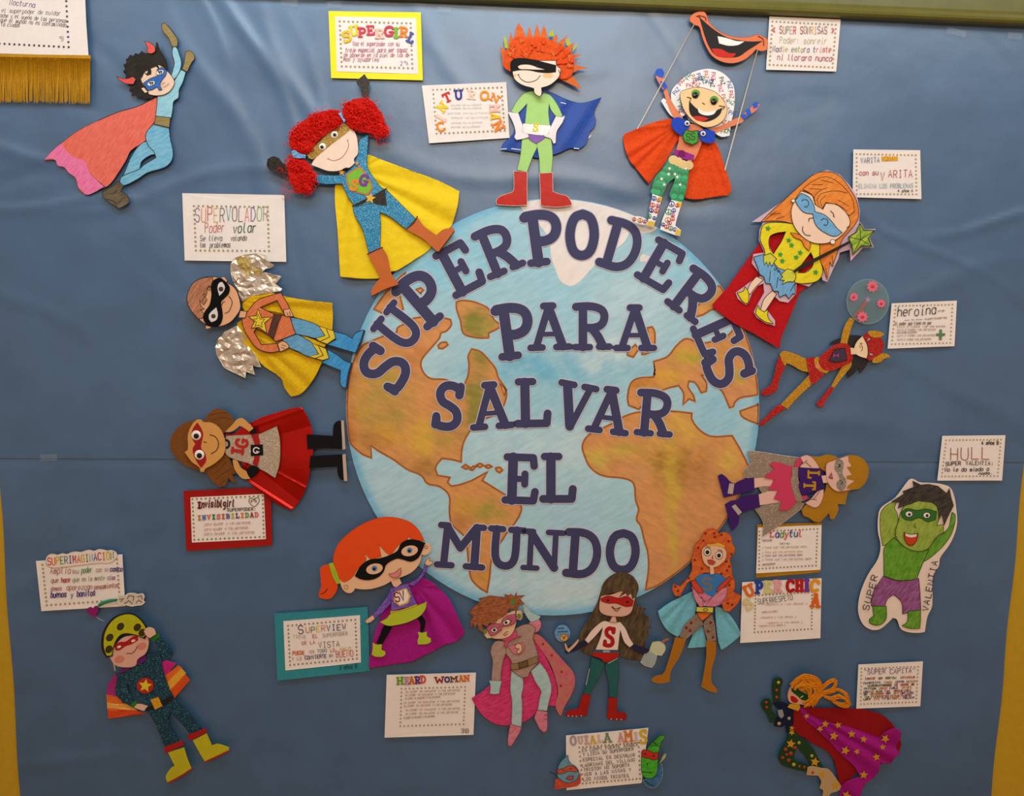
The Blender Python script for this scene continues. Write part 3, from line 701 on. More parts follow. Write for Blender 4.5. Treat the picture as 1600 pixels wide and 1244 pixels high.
f.p('belt', '300 672 380 678 468 684 465 746 390 742 298 730', glitter('#cbbfb8', '#ffffff', 380, .35), 1.2, edge=.3, ec='#8c8078')
f.slabtext('S', [(377, 695, 34, 50, 5)], paper('#e7d034'), 1.0, 1.2)
f.p('glove', '207 600 255 608 270 605 285 650 300 690 298 725 330 735 335 755 300 765 260 772 248 755 255 730 245 680', paper('#efe6e6'), edge=.3, ec='#998f8f'); f.p('glove', '500 628 530 632 555 625 540 665 505 720 498 790 485 795 470 765 430 750 425 740 455 735 470 690', paper('#efe6e6'), edge=.3, ec='#998f8f')
f.p('boot', '243 962 325 965 325 1168 240 1172 140 1165 138 1140 160 1115 200 1100 238 1085 245 1050', RDB, 1.4, edge=.5, ec='#f0d8cc'); f.p('boot', '400 975 480 970 482 1085 520 1100 570 1115 598 1160 590 1170 500 1180 408 1172 405 1080', RDB, 1.4, edge=.5, ec='#f0d8cc')
ORC = fabric('#e0521a', .75); OR2 = fabric('#d8692f', .75); YG = paper('#b9b422')
for s in ('182 140 195 150 212 215 190 215', '482 100 488 140 460 145 455 130', '560 165 580 155 590 200 565 200', '605 215 632 178 625 205 600 240'): f.p('hair_spike', s, YG, .5, False, up=.1)
for s in ('160 205 215 245 220 330 178 325 172 270', '272 60 300 100 320 150 250 150 255 100', '335 78 355 130 370 200 320 200', '385 65 400 110 410 180 360 180', '425 72 445 120 440 200 395 180', '500 130 512 150 490 210 470 180', '575 132 545 180 500 260 500 190', '612 180 590 230 540 280 530 230', '655 252 600 280 560 310 565 260', '692 335 640 345 590 370 590 310', '655 462 600 440 530 405 580 370 615 400', '225 115 240 160 240 220 210 200', '180 330 215 350 230 340 220 290'): f.p('hair_spike', s, OR2, .6, False, up=.15, fn=lambda x, y: 2)
f.p('hair', '230 360 195 340 180 320 190 270 195 230 225 200 240 160 270 140 330 150 400 145 470 165 520 200 580 230 605 270 605 340 590 390 550 405 515 400 505 330 400 290 240 300', ORC, 1.2, grid=3, shade=True, fn=lambda x, y: 4 + 2.2 * mnoise.noise((x / 6, y / 6, 2)) + 1.6 * mnoise.noise((x / 3, y / 3, 5)))
f.d += 6.5; rr = random.Random(21); up_ = 0
for i in range(44):
    a = rr.uniform(2.9, 6.5) if i < 34 else rr.uniform(-.3, .5); q = rr.uniform(.35, .98); x, y = 395 + 200 * q * math.cos(a), 290 + 140 * q * math.sin(a)
    if y > 285 and x < 500: continue
    dx, dy = math.cos(a), math.sin(a); L = rr.uniform(26, 48); B = rr.uniform(11, 18)
    f.p('hair_spike', '%.1f %.1f %.1f %.1f %.1f %.1f' % (x - dy * B, y + dx * B, x + dx * L, y + dy * L, x + dy * B, y - dx * B), [ORC, OR2, fabric('#e4470e', .75)][i % 3], .5, False, up=.03)
f.d += .6
f.p('face', '235 330 240 380 255 410 300 440 365 458 372 490 398 508 412 498 412 455 460 440 500 410 520 385 530 340 505 320 500 290 240 290', paper('#f3d9c4', .6, .03), 1.0, edge=.8)
f.p('cheek', f.ell(452, 382, 32, 16), paper('#f1bb84'), .3, up=.1); f.p('cheek', f.ell(252, 380, 10, 9), paper('#f1bb84'), .3, up=.1); f.ink(['272 375 285 400 320 420 355 418 385 405 405 380', '268 378 276 372', '515 345 525 370'], 1.0)
f.p('mask', '225 300 250 278 300 275 370 285 430 300 502 318 500 360 460 365 400 362 340 350 290 348 225 358', paper('#0d0b0a', .8), .6, holes=['268 325 290 315 340 315 400 335 438 345 380 345 320 342 280 340']); f.ink(['384 318 386 332'], 1.5); f.done()

# ---- laughing girl with rods up to a big cut-out mouth
f = Fig('paper_hero', 'laughing paper girl on orange crepe cape, hair covered with coloured writing, rods behind hands', 'paper figure', (960, 0, 3.3611), 9.5, (1075, 240))
CR = fabric('#e04a17', .9, 8, .3)
f.cloth('cape', '300 622 250 630 170 655 110 680 50 705 46 740 75 835 110 880 150 930 182 968 210 925 250 880 285 820 320 760 365 700 330 660', CR, (340, 650), 22, 5, 3, 2.0, noise_amp=1.4, seed=3)
f.d -= .4; f.cloth('cape', '455 745 530 745 555 800 580 880 615 990 600 1025 520 1035 430 1048 370 1040 375 990 395 900 420 820', CR, (480, 700), 22, 5, 3, 2.0, noise_amp=1.4, seed=5)
f.d = 17
COLS = ['#2a52a8', '#c23a34', '#2d8a54', '#3a3f8e', '#d06a3c', '#c74a6e', '#1d1a1c']
WP = paper('#f1edea', .6, .03)
f.p('hair', '300 480 340 430 400 385 480 362 540 370 590 400 625 450 632 520 625 590 612 650 605 712 560 718 500 680 400 640 375 600 330 630 290 600 245 530 258 515 300 545', WP, 1)
rr = random.Random(4)
for i, (x, y, a) in enumerate([(x, y, a) for x, y, a in ((320, 500, -50), (350, 450, -60), (390, 420, -70), (430, 390, 70), (470, 375, 80), (510, 380, 90), (550, 410, 70), (590, 430, 75), (600, 480, 80), (590, 540, 20), (600, 600, 10), (560, 500, 70), (540, 450, 70), (500, 420, 80), (430, 430, -20), (380, 460, -10), (330, 530, 40), (270, 540, 45), (300, 580, 40), (350, 590, 30), (580, 690, 5), (595, 655, 8), (545, 640, 20), (450, 410, 60), (480, 440, 0), (400, 400, 60), (560, 560, 40), (330, 560, 70), (365, 610, 60), (410, 450, 10), (560, 700, 0), (345, 545, 80))]):
    b = math.radians(a); f.text('PAZ', x, y, x + 42 * math.cos(b), y + 42 * math.sin(b), 20, COLS[i % 7], 1.0)
AR = paper('#e2835c')
f.p('arm', '258 480 275 465 300 530 360 620 330 640 300 600 275 540', AR); f.p('arm', '655 615 680 620 675 640 600 670 520 705 500 680 560 660', AR)
f.p('hand', '215 400 235 385 262 410 258 430 280 465 255 472 235 440', AR, edge=.5, ec='#2a58b8'); f.p('hand', '670 600 700 580 740 535 765 550 745 580 700 610 678 625', AR, edge=.5, ec='#2a58b8')
BLS = paper('#2a58c0')
for s in ('225 362 250 360 262 385 250 410 220 395 215 380', '240 425 262 430 280 458 262 468 245 445', '690 575 712 570 720 600 695 610', '725 545 750 532 755 560 732 572', '668 600 690 598 695 622 672 625'): f.p('glove_patch', s, BLS, .6, up=.15)
f.p('torso', '345 640 400 650 440 660 480 690 455 760 425 830 400 850 320 800 340 730', AR)
f.p('belt', '315 785 350 790 420 815 415 842 360 835 308 808', fabric('#9a2f86'), 1); f.p('buckle', f.ell(353, 808, 20, 20), fabric('#7d1f5f'), 1.5)
GS = gloss('#0f8f57', .35); GD = gloss('#cbb27a', .35, .3)
f.p('leg', '285 835 350 850 330 920 285 960 250 1030 200 1020 195 1000 215 930 260 880', GS, 1); f.p('leg', '330 860 395 870 385 950 372 1020 355 1060 300 1050 290 1020 315 950', GS, 1)
for x, y in ((310, 840), (360, 865), (335, 850), (390, 868)): f.p('sequin', f.ell(x, y, 25, 24), GD, .6, up=.12)
for i in range(9):
    for x, y in ((300 - i * 9 + 0, 890 + i * 15), (270 - i * 8, 885 + i * 15), (375 - i * 3, 900 + i * 17), (345 - i * 4, 895 + i * 17)): f.p('sequin', f.ell(x, y, 15, 14), gloss(['#0c9a5e', '#0a7f4c', '#1fae72'][i % 3], .3), .5, up=.02)
for x, y in ((290, 885), (318, 915), (248, 940), (345, 970), (330, 930), (375, 885), (262, 970), (285, 915)): f.p('sequin', f.star(x, y, 11, rr.random() * 90, .4), gloss('#f0efe9', .3), .4, up=.05)
f.p('boot', '200 1018 250 1035 235 1090 222 1140 205 1195 170 1185 180 1140 185 1090 195 1050', WP); f.p('boot', '95 1140 120 1135 165 1150 175 1175 150 1180 100 1165', WP, up=.1)
f.p('boot', '300 1050 355 1062 340 1110 325 1160 320 1185 350 1210 345 1240 310 1232 240 1205 250 1160 270 1110', WP)
for i, (x, y, r) in enumerate([(208, 1042, 13), (232, 1052, 11), (200, 1078, 14), (228, 1082, 11), (194, 1106, 12), (220, 1108, 13), (182, 1136, 13), (210, 1146, 10), (135, 1158, 14), (104, 1152, 11), (160, 1164, 11), (300, 1072, 17), (330, 1080, 11), (284, 1114, 17), (312, 1106, 12), (280, 1156, 16), (306, 1150, 12), (290, 1172, 12), (256, 1180, 11), (274, 1192, 12), (296, 1200, 13), (318, 1206, 12), (336, 1222, 11), (190, 1172, 10), (306, 1130, 11)]):
    c = ['#3a62b4', '#c9803a', '#d9502e', '#c44a78', '#3a3f96', '#d8452a', '#2d8a54'][i % 7]
    f.ink(f.ell(x, y, r * .85, None, 0, 12), 1.2, c, True); f.ink(['%d %d %d %d' % (x, y - r * .8, x, y + r * .8), '%d %d %d %d %d %d' % (x - r * .55, y + r * .55, x, y, x + r * .55, y + r * .55)], 1.0, c, sm=False)
for s in ('235 1032 250 1036 246 1060 228 1056', '330 1060 354 1064 348 1090 326 1086', '178 1160 212 1166 206 1192 172 1184', '325 1200 350 1212 344 1238 318 1230'): f.p('boot_patch', s, paper('#e3bd3c'), .3, up=.1)
f.p('collar', '302 625 340 615 375 640 398 660 375 690 350 712 320 690 300 660', fabric('#2749b8'), 2); f.p('collar', '440 690 480 680 528 690 530 740 500 752 455 740', fabric('#2749b8'), 2)
f.p('face', '345 490 360 475 430 458 480 465 540 490 590 560 580 620 540 655 480 668 420 640 380 600 355 550', paper('#f3cb94', .6, .04), 1.2, edge=.7, ec='#4a3a2a')
f.p('mouth', '392 530 440 575 500 590 568 565 555 600 520 628 470 640 420 622 395 590', paper('#191415'), .4); f.p('teeth', '438 568 480 588 538 578 520 600 480 606 445 592', paper('#f4efe8'), .4, up=.3); f.p('tongue', '410 612 450 610 495 622 470 636 430 630', paper('#cf2a1e'), .4, up=.2)
f.ink(['382 510 402 515 395 535', '550 555 580 560 570 575', '462 540 475 548'], 1.1)
for x, y in ((425, 498), (522, 532)):
    f.p('eyelid', f.ell(x + 2, y - 8, 22, 20), paper('#5aa03a'), .4, up=.2); f.eye(x, y + 2, 17, '#3b332b', '#120f0d', .8)
f.p('emblem', '375 680 400 690 440 685 440 745 410 760 372 745 358 715', paper('#3f9a34'), .8, False, edge=1.2, ec='#2a1a14'); f.text('SS', 378, 735, 428, 735, 36, '#3a2418', 1.2)
f.eye(382, 648, 14, '#e9e9f0'); f.eye(466, 702, 14, '#e9e9f0')
tubes('rod', [([X2 + (21,) for X2 in Z(f.f, '418 130 120 678')], 1.5)], paper('#dccbb0'), f.o, 8)
tubes('rod', [([X2 + (21,) for X2 in Z(f.f, '752 262 580 895')], 1.5)], paper('#dccbb0'), f.o, 8); f.done()

f = Fig('paper_mouth', 'big cut-out laughing mouth with orange lips at the top of the rods', 'mouth cutout', (960, 0, 3.3611), 19, (1140, 55))
f.p('lips', '430 65 470 62 485 80 500 120 560 170 640 195 720 192 740 182 780 190 805 210 800 262 770 268 745 258 720 285 680 315 620 332 560 322 510 290 480 240 460 190 445 140 420 130 395 110 400 85', paper('#e5794f', .7), 1.2, edge=.5, ec='#9a4a2c')
f.p('mouth_hollow', '445 88 480 120 530 160 590 195 660 212 720 218 778 215 740 240 700 265 650 298 590 300 530 288 500 250 478 200 460 140', paper('#1c1617'), .4); f.p('teeth', '542 190 590 200 640 215 682 218 650 236 600 240 550 228', paper('#f3eee8'), .4, up=.3); f.p('tongue', '510 255 560 258 600 278 638 280 625 298 570 300 530 288', paper('#cf2418'), .4, up=.2)
f.ink(['440 80 478 92 480 108', '755 190 780 205 785 240', '430 84 450 90'], 1.1); f.done()
# ---- girl with wand, paper printed on lilac card, red felt cape
f = Fig('paper_hero', 'orange-haired girl in light blue mask and yellow jumper holding a green star wand', 'paper figure', (1100, 250, 4.1467), 13, (1240, 400))
REDF = fabric('#b8141a', .9)
f.cloth('cape', '560 480 430 450 355 545 250 690 150 830 55 935 60 960 180 1050 330 1130 488 1222 500 1150 560 1010 620 860 700 790 720 600', REDF, (450, 500), 4, 4, 2.5, 3, sm=False, seed=6, noise_amp=.7)
f.d = 21
CARD = paper('#d3afbd', .6, .04)
f.p('card', '310 402 520 260 580 220 640 150 720 85 800 65 880 95 940 160 990 230 1010 330 1005 400 1015 405 1040 450 1113 447 1075 510 1100 565 1030 570 950 655 945 580 880 600 870 640 835 710 800 790 770 780 760 750 680 820 600 800 595 870 545 925 490 915 430 860 420 920 400 960 460 1040 460 1075 400 1060 340 1020 322 985 350 930 390 860 385 800 350 815 312 862 300 890 290 925 270 940 220 900 205 860 260 820 300 790 370 750 310 670 320 610 390 600 355 520 360 450 385 400', CARD, 1.0, False,
    holes=['430 495 470 470 528 465 500 530 450 605 425 560', '690 600 710 640 700 690 640 735 610 730 620 690'])
ORH = crayon('#dd7420', '#f09a45', .7, 45, 6); YEL = crayon('#dfca12', '#efdf2c', .5, 60, 3); LBL = crayon('#5f9cc9', '#82b6da', 1.2, 60, 6); FSH = paper('#f2d0b4', .6, .03)
f.p('leg', '340 755 385 775 330 830 300 870 275 860 300 800', FSH, edge=1.0); f.p('leg', '445 845 470 870 430 930 395 985 365 975 390 900', FSH, edge=1.0)
f.p('shoe', '215 860 255 850 265 820 285 850 290 870 290 920 270 932 245 910', YEL, edge=1.0); f.p('shoe', '350 940 360 965 390 985 415 970 415 1020 450 1062 400 1050 345 1010 335 985', YEL, edge=1.0)
f.p('hair', '370 400 440 330 540 240 640 150 720 90 800 75 880 105 940 180 990 270 1000 370 960 440 900 510 860 610 830 690 815 660 800 780 770 690 745 640 740 520 600 440 560 410 470 395', ORH, edge=1.0)
f.p('jumper', '385 420 440 405 560 412 640 440 740 520 750 640 770 720 740 780 660 800 590 795 480 745 370 650 395 600 365 520 370 460', YEL, edge=1.0, holes=['425 500 465 475 530 465 500 530 450 608 425 570', '692 600 708 640 702 690 660 728 612 730 625 690'])
f.p('skirt', '320 630 390 610 440 650 480 700 540 720 590 790 590 870 575 865 550 900 530 870 490 890 480 850 450 850 430 800 400 800 390 760 360 740 345 690', LBL, edge=1.0, sm=False)
f.ink(['455 680 500 740', '462 700 455 705 458 715 468 712 468 702', '480 712 475 718 480 728 490 724 488 714', '590 800 560 850', '480 760 470 830', '430 720 425 790'], 1.0)
f.p('hand', '385 620 430 605 470 640 455 660 440 690 425 660 415 690 405 660 390 680', crayon('#c7c83a', '#dcd94a', .5, 60, 3), edge=1.0); f.p('hand', '500 740 540 705 580 720 595 760 580 790 540 790 505 808 520 780 490 775 510 760', crayon('#c7c83a', '#dcd94a', .5, 60, 3), edge=1.0)
for x, y in ((415, 443), (550, 520), (568, 552), (495, 612), (508, 654), (598, 630), (624, 600), (724, 727)): f.p('star', f.star(x, y, 20, 10), paper('#2f9a3a'), .3, False, up=.05)
f.p('neck_bow', '560 470 610 480 650 500 690 545 680 590 650 560 630 520 590 505', ORH, edge=.8)
f.p('face', '630 200 590 260 565 330 580 420 630 490 700 535 780 542 850 520 900 480 940 430 945 390 920 340 860 290 790 280 770 320 720 280 700 230', FSH, edge=1.0)
f.p('fringe', '640 190 700 140 800 110 900 170 960 250 975 330 940 360 870 295 790 275 765 315 725 290 710 240 680 210', ORH, edge=.8)
f.ink(['720 290 715 240 750 200 800 180', '745 300 735 250 770 215 860 200 930 215', '765 305 755 265 790 230', '680 185 760 190', '700 160 770 160', '760 130 840 150', '870 260 940 300', '850 280 930 330', '430 350 500 345', '470 380 520 365', '400 385 470 330', '790 700 800 760', '830 620 838 690'], .8)
f.p('mask', '590 262 630 215 680 240 710 290 720 335 780 355 830 400 860 440 895 470 850 495 790 475 740 440 715 400 705 350 650 340 610 300', LBL, edge=1.0)
f.ink(['632 268 645 258 670 262 678 285 665 305', '650 300 664 308', '758 390 775 380 800 390 802 412 790 425', '775 418 790 426', '680 398 680 380 705 375', '640 430 640 460 660 485 690 490', '820 330 840 350 840 365', '925 440 945 425', '845 370 838 360'], 1.1)
f.p('earring', f.ell(578, 264, 12), paper('#efe3dd'), .6, edge=.8, up=.2); f.p('earring', f.ell(834, 530, 16), paper('#efe3dd'), .6, edge=.8, up=.2)
f.d += 1
f.p('wand', '575 720 640 672 690 650 940 525 965 515 968 525 945 540 695 672 650 698 590 728', paper('#241a12'), 1, False)
f.p('wand_star', '1010 408 1035 455 1105 457 1065 510 1088 560 1020 555 965 615 960 560 935 500 985 470', crayon('#5f8f2a', '#b6c544', .8, 40, 3), .8, False, edge=1.6, ec='#22301a'); f.ink(['1010 408 1015 515', '1105 457 1015 515', '1088 560 1015 515', '965 615 1015 515', '935 500 1015 515'], 1.0, '#33451f', sm=False); f.done()

# ---- red and gold heroine reaching into a clear disc
f = Fig('paper_hero', 'red and gold glitter heroine with winged helmet stretching across to a clear disc', 'paper figure', (1170, 420, 4.7846), 10, (1300, 560))
RG = glitter('#b5140f', '#e8604c', 520, .05); GG = glitter('#c58a12', '#eac254', 520, .07)
f.p('hair', '600 570 620 545 680 520 760 498 830 500 860 515 800 580 790 640 870 660 900 690 870 740 830 785 825 740 780 790 735 818 745 750 770 690 740 600 640 560', gloss('#1c1b20', .45), 1)
f.p('arm', '755 365 795 375 770 430 750 500 735 562 685 555 700 480 720 420', GG, 1.5); f.p('glove', '780 350 830 290 860 240 890 250 870 285 800 370', RG, 1.5); f.p('glove_tip', f.star(890, 232, 26, 10, .4), paper('#d87fd0'), .6)
f.p('arm', '720 705 770 695 765 730 700 810 640 890 615 880 670 780', GG, 1.5); f.p('glove', '610 880 640 890 600 950 570 990 555 1035 520 1030 505 1005 540 970', RG, 1.5)
f.p('leg', '230 640 260 615 330 630 400 660 435 680 450 775 390 760 330 725 285 705 265 735', GG, 1.5); f.p('boot', '228 655 250 690 270 735 240 800 220 860 212 905 160 940 110 950 92 930 110 905 160 870 190 790 210 700', RG, 1.5)
f.p('leg', '455 790 472 865 400 930 330 1000 290 1050 240 1015 300 950 380 870', GG, 1.5); f.p('boot', '235 1012 275 1045 230 1075 170 1115 110 1165 78 1175 85 1150 140 1095 190 1040', RG, 1.5)
f.p('torso', '600 600 650 565 720 558 755 580 775 640 770 690 720 720 660 750 610 765 560 770 525 720 525 670 550 640', RG, 1.8)
f.p('trunks', '430 670 500 660 530 720 570 780 520 835 468 868 450 790', RG, 1.6); f.p('belt', '500 660 525 660 525 710 560 755 600 765 580 782 530 765 500 730 490 690', GG, 1.6); f.p('buckle', f.ell(515, 728, 18), paper('#d9825a'), 1)
f.p('emblem', '640 605 718 592 732 685 650 700 600 688', paper('#3e2f45'), .8, False, edge=1.0, ec='#1c1418'); f.text('H', 636, 662, 680, 660, 24, '#d0407a', 1.1)
f.p('neck', '760 590 800 595 800 640 765 640', paper('#eccaa2'), .8); f.p('face', '850 505 870 540 890 590 890 640 880 670 830 655 795 630 790 590 810 545', paper('#efcfa8'), 1); f.ink(['832 560 845 575 850 600 840 615', '828 575 835 590', '835 555 850 560'], 1.0, '#6a3a22')
f.p('helmet', '850 505 890 480 940 490 990 520 1008 570 990 630 950 660 900 690 880 672 890 630 888 580', RG, 1.5); f.ink('868 530 888 575 892 640 882 672', 1.2)
f.p('helmet_wing', '890 468 940 462 1000 478 1015 490 980 512 930 512 900 495', GG, 1.5); f.p('helmet_wing', '925 680 960 655 1000 632 1040 640 1058 660 1010 675 990 695 950 705 925 700', GG, 1.5)
f.p('eye', f.ell(897, 528, 13, 9, -40), paper('#f0e7dd'), .4, edge=.7); f.p('eye', f.ell(915, 640, 13, 9, 20), paper('#f0e7dd'), .4, edge=.7); f.dot('pupil', 897, 528, 5, INK()); f.dot('pupil', 915, 640, 5, INK()); f.done()
f2 = Fig('clear_disc', 'clear plastic disc with pink paper flowers behind the raised glove', 'disc', (1170, 420, 4.7846), 15.5, (1352, 472))
f2.p('disc', f2.ell(890, 245, 158, 168, 0, 40), clear('clear_plastic', '#93b0a4', .30), 1.0, n=2); f2.p('disc_rim', f2.ell(890, 245, 160, 170, 0, 40), clear('clear_rim', '#8fae9e', .45), 1.2, n=2, holes=[f2.ell(890, 245, 152, 162, 0, 40)], up=.1)
for x, y, r in ((925, 132, 48), (785, 212, 36), (990, 260, 36), (850, 360, 46)):
    f2.p('flower', ' '.join('%.1f %.1f' % ((x + r * (1 if i % 2 == 0 else .72) * math.cos(i * math.pi / 9)), (y + r * (1 if i % 2 == 0 else .72) * math.sin(i * math.pi / 9))) for i in range(18)), paper('#de6b7e'), .8, corner=100); fl = f2.last
    f2.dot('flower_centre', x, y, r * .3, paper('#c83a52'), 1.2, fl)
f2.done()

# ---- bald boy with wings of foil and yellow crepe cape
f = Fig('paper_hero', 'boy in black eye mask with crumpled silver foil wings and yellow cape', 'paper figure', (280, 390, 4.9767), 13, (430, 510))
FOIL = gloss('#e2d6c6', .36, .8, .25, 60)
crumple = lambda x, y: 4 + 6.5 * abs(mnoise.noise((x / 15, y / 15, 4))) + 3.5 * abs(mnoise.noise((x / 6, y / 6, 2)))
f.p('wing', '400 110 430 65 500 40 600 30 680 45 660 75 740 120 720 140 670 150 640 190 660 175 740 195 795 210 770 240 750 270 800 305 790 325 720 335 640 345 560 360 490 405 460 330 420 250 398 170', FOIL, 1, False, grid=5.2, fn=crumple)
f.p('wing', '450 590 490 640 540 730 600 830 638 915 590 910 570 900 590 975 520 950 515 1000 440 965 350 920 290 820 280 760 300 700 350 640', FOIL, 1, False, grid=5.2, fn=crumple)
f.p('feather', '440 70 520 50 560 120 550 200 520 200 460 120', gloss('#b59b52', .5, .3, .6, 60), .6, False, fn=lambda x, y: crumple(x, y) + .8, grid=2.5, up=.1); f.p('feather', '580 130 640 150 630 200 590 200 565 160', gloss('#b59b52', .5, .3, .6, 60), .6, False, fn=lambda x, y: crumple(x, y) + .8, grid=2.5, up=.1)
f.d = 16.5
YC = fabric('#d9ae12', .85, 6, 0)
f.p('cape_back', '500 520 880 480 1000 600 900 700 700 740 560 680', YC, 1)
f.cloth('cape', '490 430 530 370 600 340 700 335 860 372 1000 395 1190 415 1195 520 1190 630 1100 600 980 560 880 520 700 480 520 500', YC, (420, 400), 26, 4.4, 2, 2.0, seed=4, noise_amp=.8)
f.d -= .4; f.cloth('cape', '500 540 450 570 465 640 500 730 570 800 650 900 790 1000 820 1080 870 1145 950 1120 1050 1000 1100 900 1120 870 1000 830 880 780 1050 740 1130 760 1140 740 1020 690 900 650 700 700 560 640', YC, (420, 520), 24, 4.4, 2, 2.0, seed=7, noise_amp=.8)
f.d = 24
OC = crayon('#cf6538', '#de8355', .9, 60, 5); SKB = paper('#e2a87c', .6, .04); BLC = crayon('#5593bb', '#74aed0', .2, 60, 5); BLD = crayon('#2e86c2', '#4ba0d6', .8, 60, 5); YM = paper('#e3c62c')
f.p('leg', '1195 635 1290 660 1345 690 1370 650 1430 625 1440 650 1400 730 1375 805 1290 780 1150 738 1220 700', BLD, edge=1.0); f.ink('1440 632 1410 730 1375 806', 3.2, '#2b2b3a')
f.p('leg', '1150 775 1230 820 1290 865 1345 885 1320 960 1300 1075 1270 1070 1250 1030 1255 940 1180 910 1110 878 1160 840', BLD, edge=1.0); f.ink('1342 884 1318 970 1302 1078', 3.2, '#2b2b3a')
f.p('thigh', '865 525 960 545 1090 597 1135 670 1060 690 1000 675 900 655 880 590', BLC, edge=.9); f.p('thigh', '800 700 905 660 960 680 1030 725 1085 810 1010 832 920 790 850 760', BLC, edge=.9)
f.p('boot_cuff', '1088 596 1200 632 1215 690 1150 735 1095 715 1060 690 1135 670', YM, edge=.9, sm=False); f.ink('1145 620 1170 680 1100 712', 1.1, sm=False); f.p('boot_cuff', '1035 730 1140 770 1165 845 1115 862 1010 832 1085 812', YM, edge=.9, sm=False); f.ink('1085 755 1120 822 1060 845', 1.1, sm=False)
f.p('torso', '525 490 600 400 700 360 790 335 830 400 862 460 810 490 760 395 700 420 630 450 740 500 860 520 885 600 905 655 820 690 750 715 690 660 600 610 580 640 640 740 760 730 780 790 700 800 610 770 550 700 500 610 490 530', OC, edge=1.1)
f.p('strap', '735 500 800 508 770 580 735 695 690 660', crayon('#4a2c22', '#5f3a2b', .9, 60, 3), edge=.7, sm=False)
f.p('star', '612 460 640 530 718 525 665 570 680 650 620 605 560 610 585 560 540 520 600 515', YM, edge=1.2, sm=False); f.ink('612 500 628 540 665 542 640 570 645 605 618 588 588 595 600 565 575 540 605 538 612 500', .9, sm=False)
f.p('hand', '810 470 860 458 880 500 890 515 870 522 850 518 835 524 820 505', SKB, edge=.9); f.p('hand', '765 735 800 712 840 730 855 760 820 780 785 795', SKB, edge=.9); f.ink(['838 490 846 515', '856 482 866 512', '800 740 830 752', '795 760 820 772'], .8)
f.p('neck', '475 475 525 480 515 530 460 530', SKB, edge=.8)
f.p('head', '70 330 110 260 180 220 280 212 380 260 440 310 470 390 475 460 440 520 390 570 310 598 230 592 150 540 90 470 60 400', SKB, 1.4, edge=1.0)
f.p('ear', '320 215 350 210 375 240 365 260 340 235', SKB, .8, edge=.8); f.p('ear', '205 590 250 600 240 612 205 618', SKB, .8, edge=.8)
f.p('hair', '70 330 110 260 180 222 262 216 250 280 215 300 215 340 190 350 215 390 190 430 160 390 170 440 195 460 165 470 195 500 210 520 150 540 90 470 62 400', crayon('#9c5f40', '#c48a68', .9, 40, 6), .4, edge=.8, holes=['225 280 240 285 235 320 222 310'])
f.ink(['212 350 195 372 180 400', '330 435 340 410 355 405', '385 360 410 400 405 440 385 480 355 495'], 1.0)
f.p('mask', '265 240 310 222 350 240 390 290 385 340 350 380 325 410 335 480 335 540 310 590 260 602 210 580 185 530 200 480 235 430 250 350 245 290', fabric('#0b0a0a', .95), 1.5)
f.p('eye_hole', '310 260 335 252 355 290 345 325 312 360 298 300', paper('#d8d2cc'), .5, up=.3); f.p('eye_hole', '288 450 300 500 290 545 250 565 232 540 235 500', paper('#d8d2cc'), .5, up=.1); f.dot('pupil', 325, 307, 19, paper('#4a3026'), 1); f.dot('pupil', 266, 518, 18, paper('#4a3026'), 1); f.done()

# ---- brown-haired girl lying sideways in red shiny cape
f = Fig('paper_hero', 'sideways girl in silver dress and shiny red foil cape, brown felt hair', 'paper figure', (250, 620, 4.976), 12, (400, 710))
RF = gloss('#c0140c', .2, .55, .25, 14)
def rib(x, y):
    a = math.atan2(y - 700, x - 360)
    return 2.5 + 6.5 * abs(math.sin(a * 3.4 + .9)) ** .7 * min(1, max(0, (x - 385) / 70)) + sum(h * math.exp(-(abs((x - a1) * (b2 - b1) - (y - b1) * (a2 - a1)) / math.hypot(a2 - a1, b2 - b1) / 2.2) ** 2) for a1, b1, a2, b2, h in ((387, 752, 452, 794, 3.4), (437, 741, 476, 762, 2.2), (402, 664, 470, 640, 2.0)))
f.p('cape', '700 205 800 155 900 125 1020 90 1100 80 1150 160 1185 270 1190 420 1170 560 1140 700 1080 820 1020 885 900 830 760 720 670 640 640 540 700 400', RF, 1, grid=1.7, fn=rib, shade=True)
f.d = 22
BR = fabric('#7a481c', .9); FEL = paper('#d3974f', .7, .04); BK = fabric('#100f11', .9); SOLE = paper('#bfa794')
f.p('hair', '80 340 110 270 180 210 280 180 340 190 370 140 430 90 510 110 530 130 560 155 585 215 540 240 490 290 480 440 530 460 560 530 600 600 560 600 585 660 570 670 520 620 530 640 510 690 460 700 400 650 360 590 290 570 190 530 120 470 85 410', BR, 1.8, corner=40)
f.ink(['380 150 440 130 520 125', '400 180 480 160 550 175', '420 600 470 560 520 500', '440 640 500 590 560 560', '470 680 515 640'], 1.0, '#5a3312')
f.p('leg', '1140 293 1250 300 1345 305 1345 250 1355 210 1385 188 1410 190 1412 408 1300 402 1145 408', BK, 2); f.p('sole', '1408 185 1428 185 1442 408 1420 412', SOLE, 2.2, False)
f.p('leg', '1168 462 1300 455 1425 448 1430 650 1400 640 1380 590 1378 545 1280 550 1160 555', BK, 2); f.p('sole', '1418 450 1442 447 1456 655 1430 655', SOLE, 2.2, False)
f.p('shoulder_cape', '510 290 570 290 640 235 690 260 705 300 700 340 660 550 620 500 520 460', RF, 1)
f.p('dress', '515 305 620 298 700 295 770 290 850 255 908 230 930 320 935 430 925 540 895 632 830 590 750 550 680 515 590 490 520 455 500 400', glitter('#b9a58e', '#f0e2cc', 420, .08), 1.8, edge=.4, ec='#7a6a58'); f.ink('500 335 530 345 538 375 525 395 502 398', 3.5, '#17161a')
f.slabtext('IG', [(602, 422, 70, 95, -83), (635, 362, 74, 104, -83)], paper('#b5221f'), 1.5, 1.1)
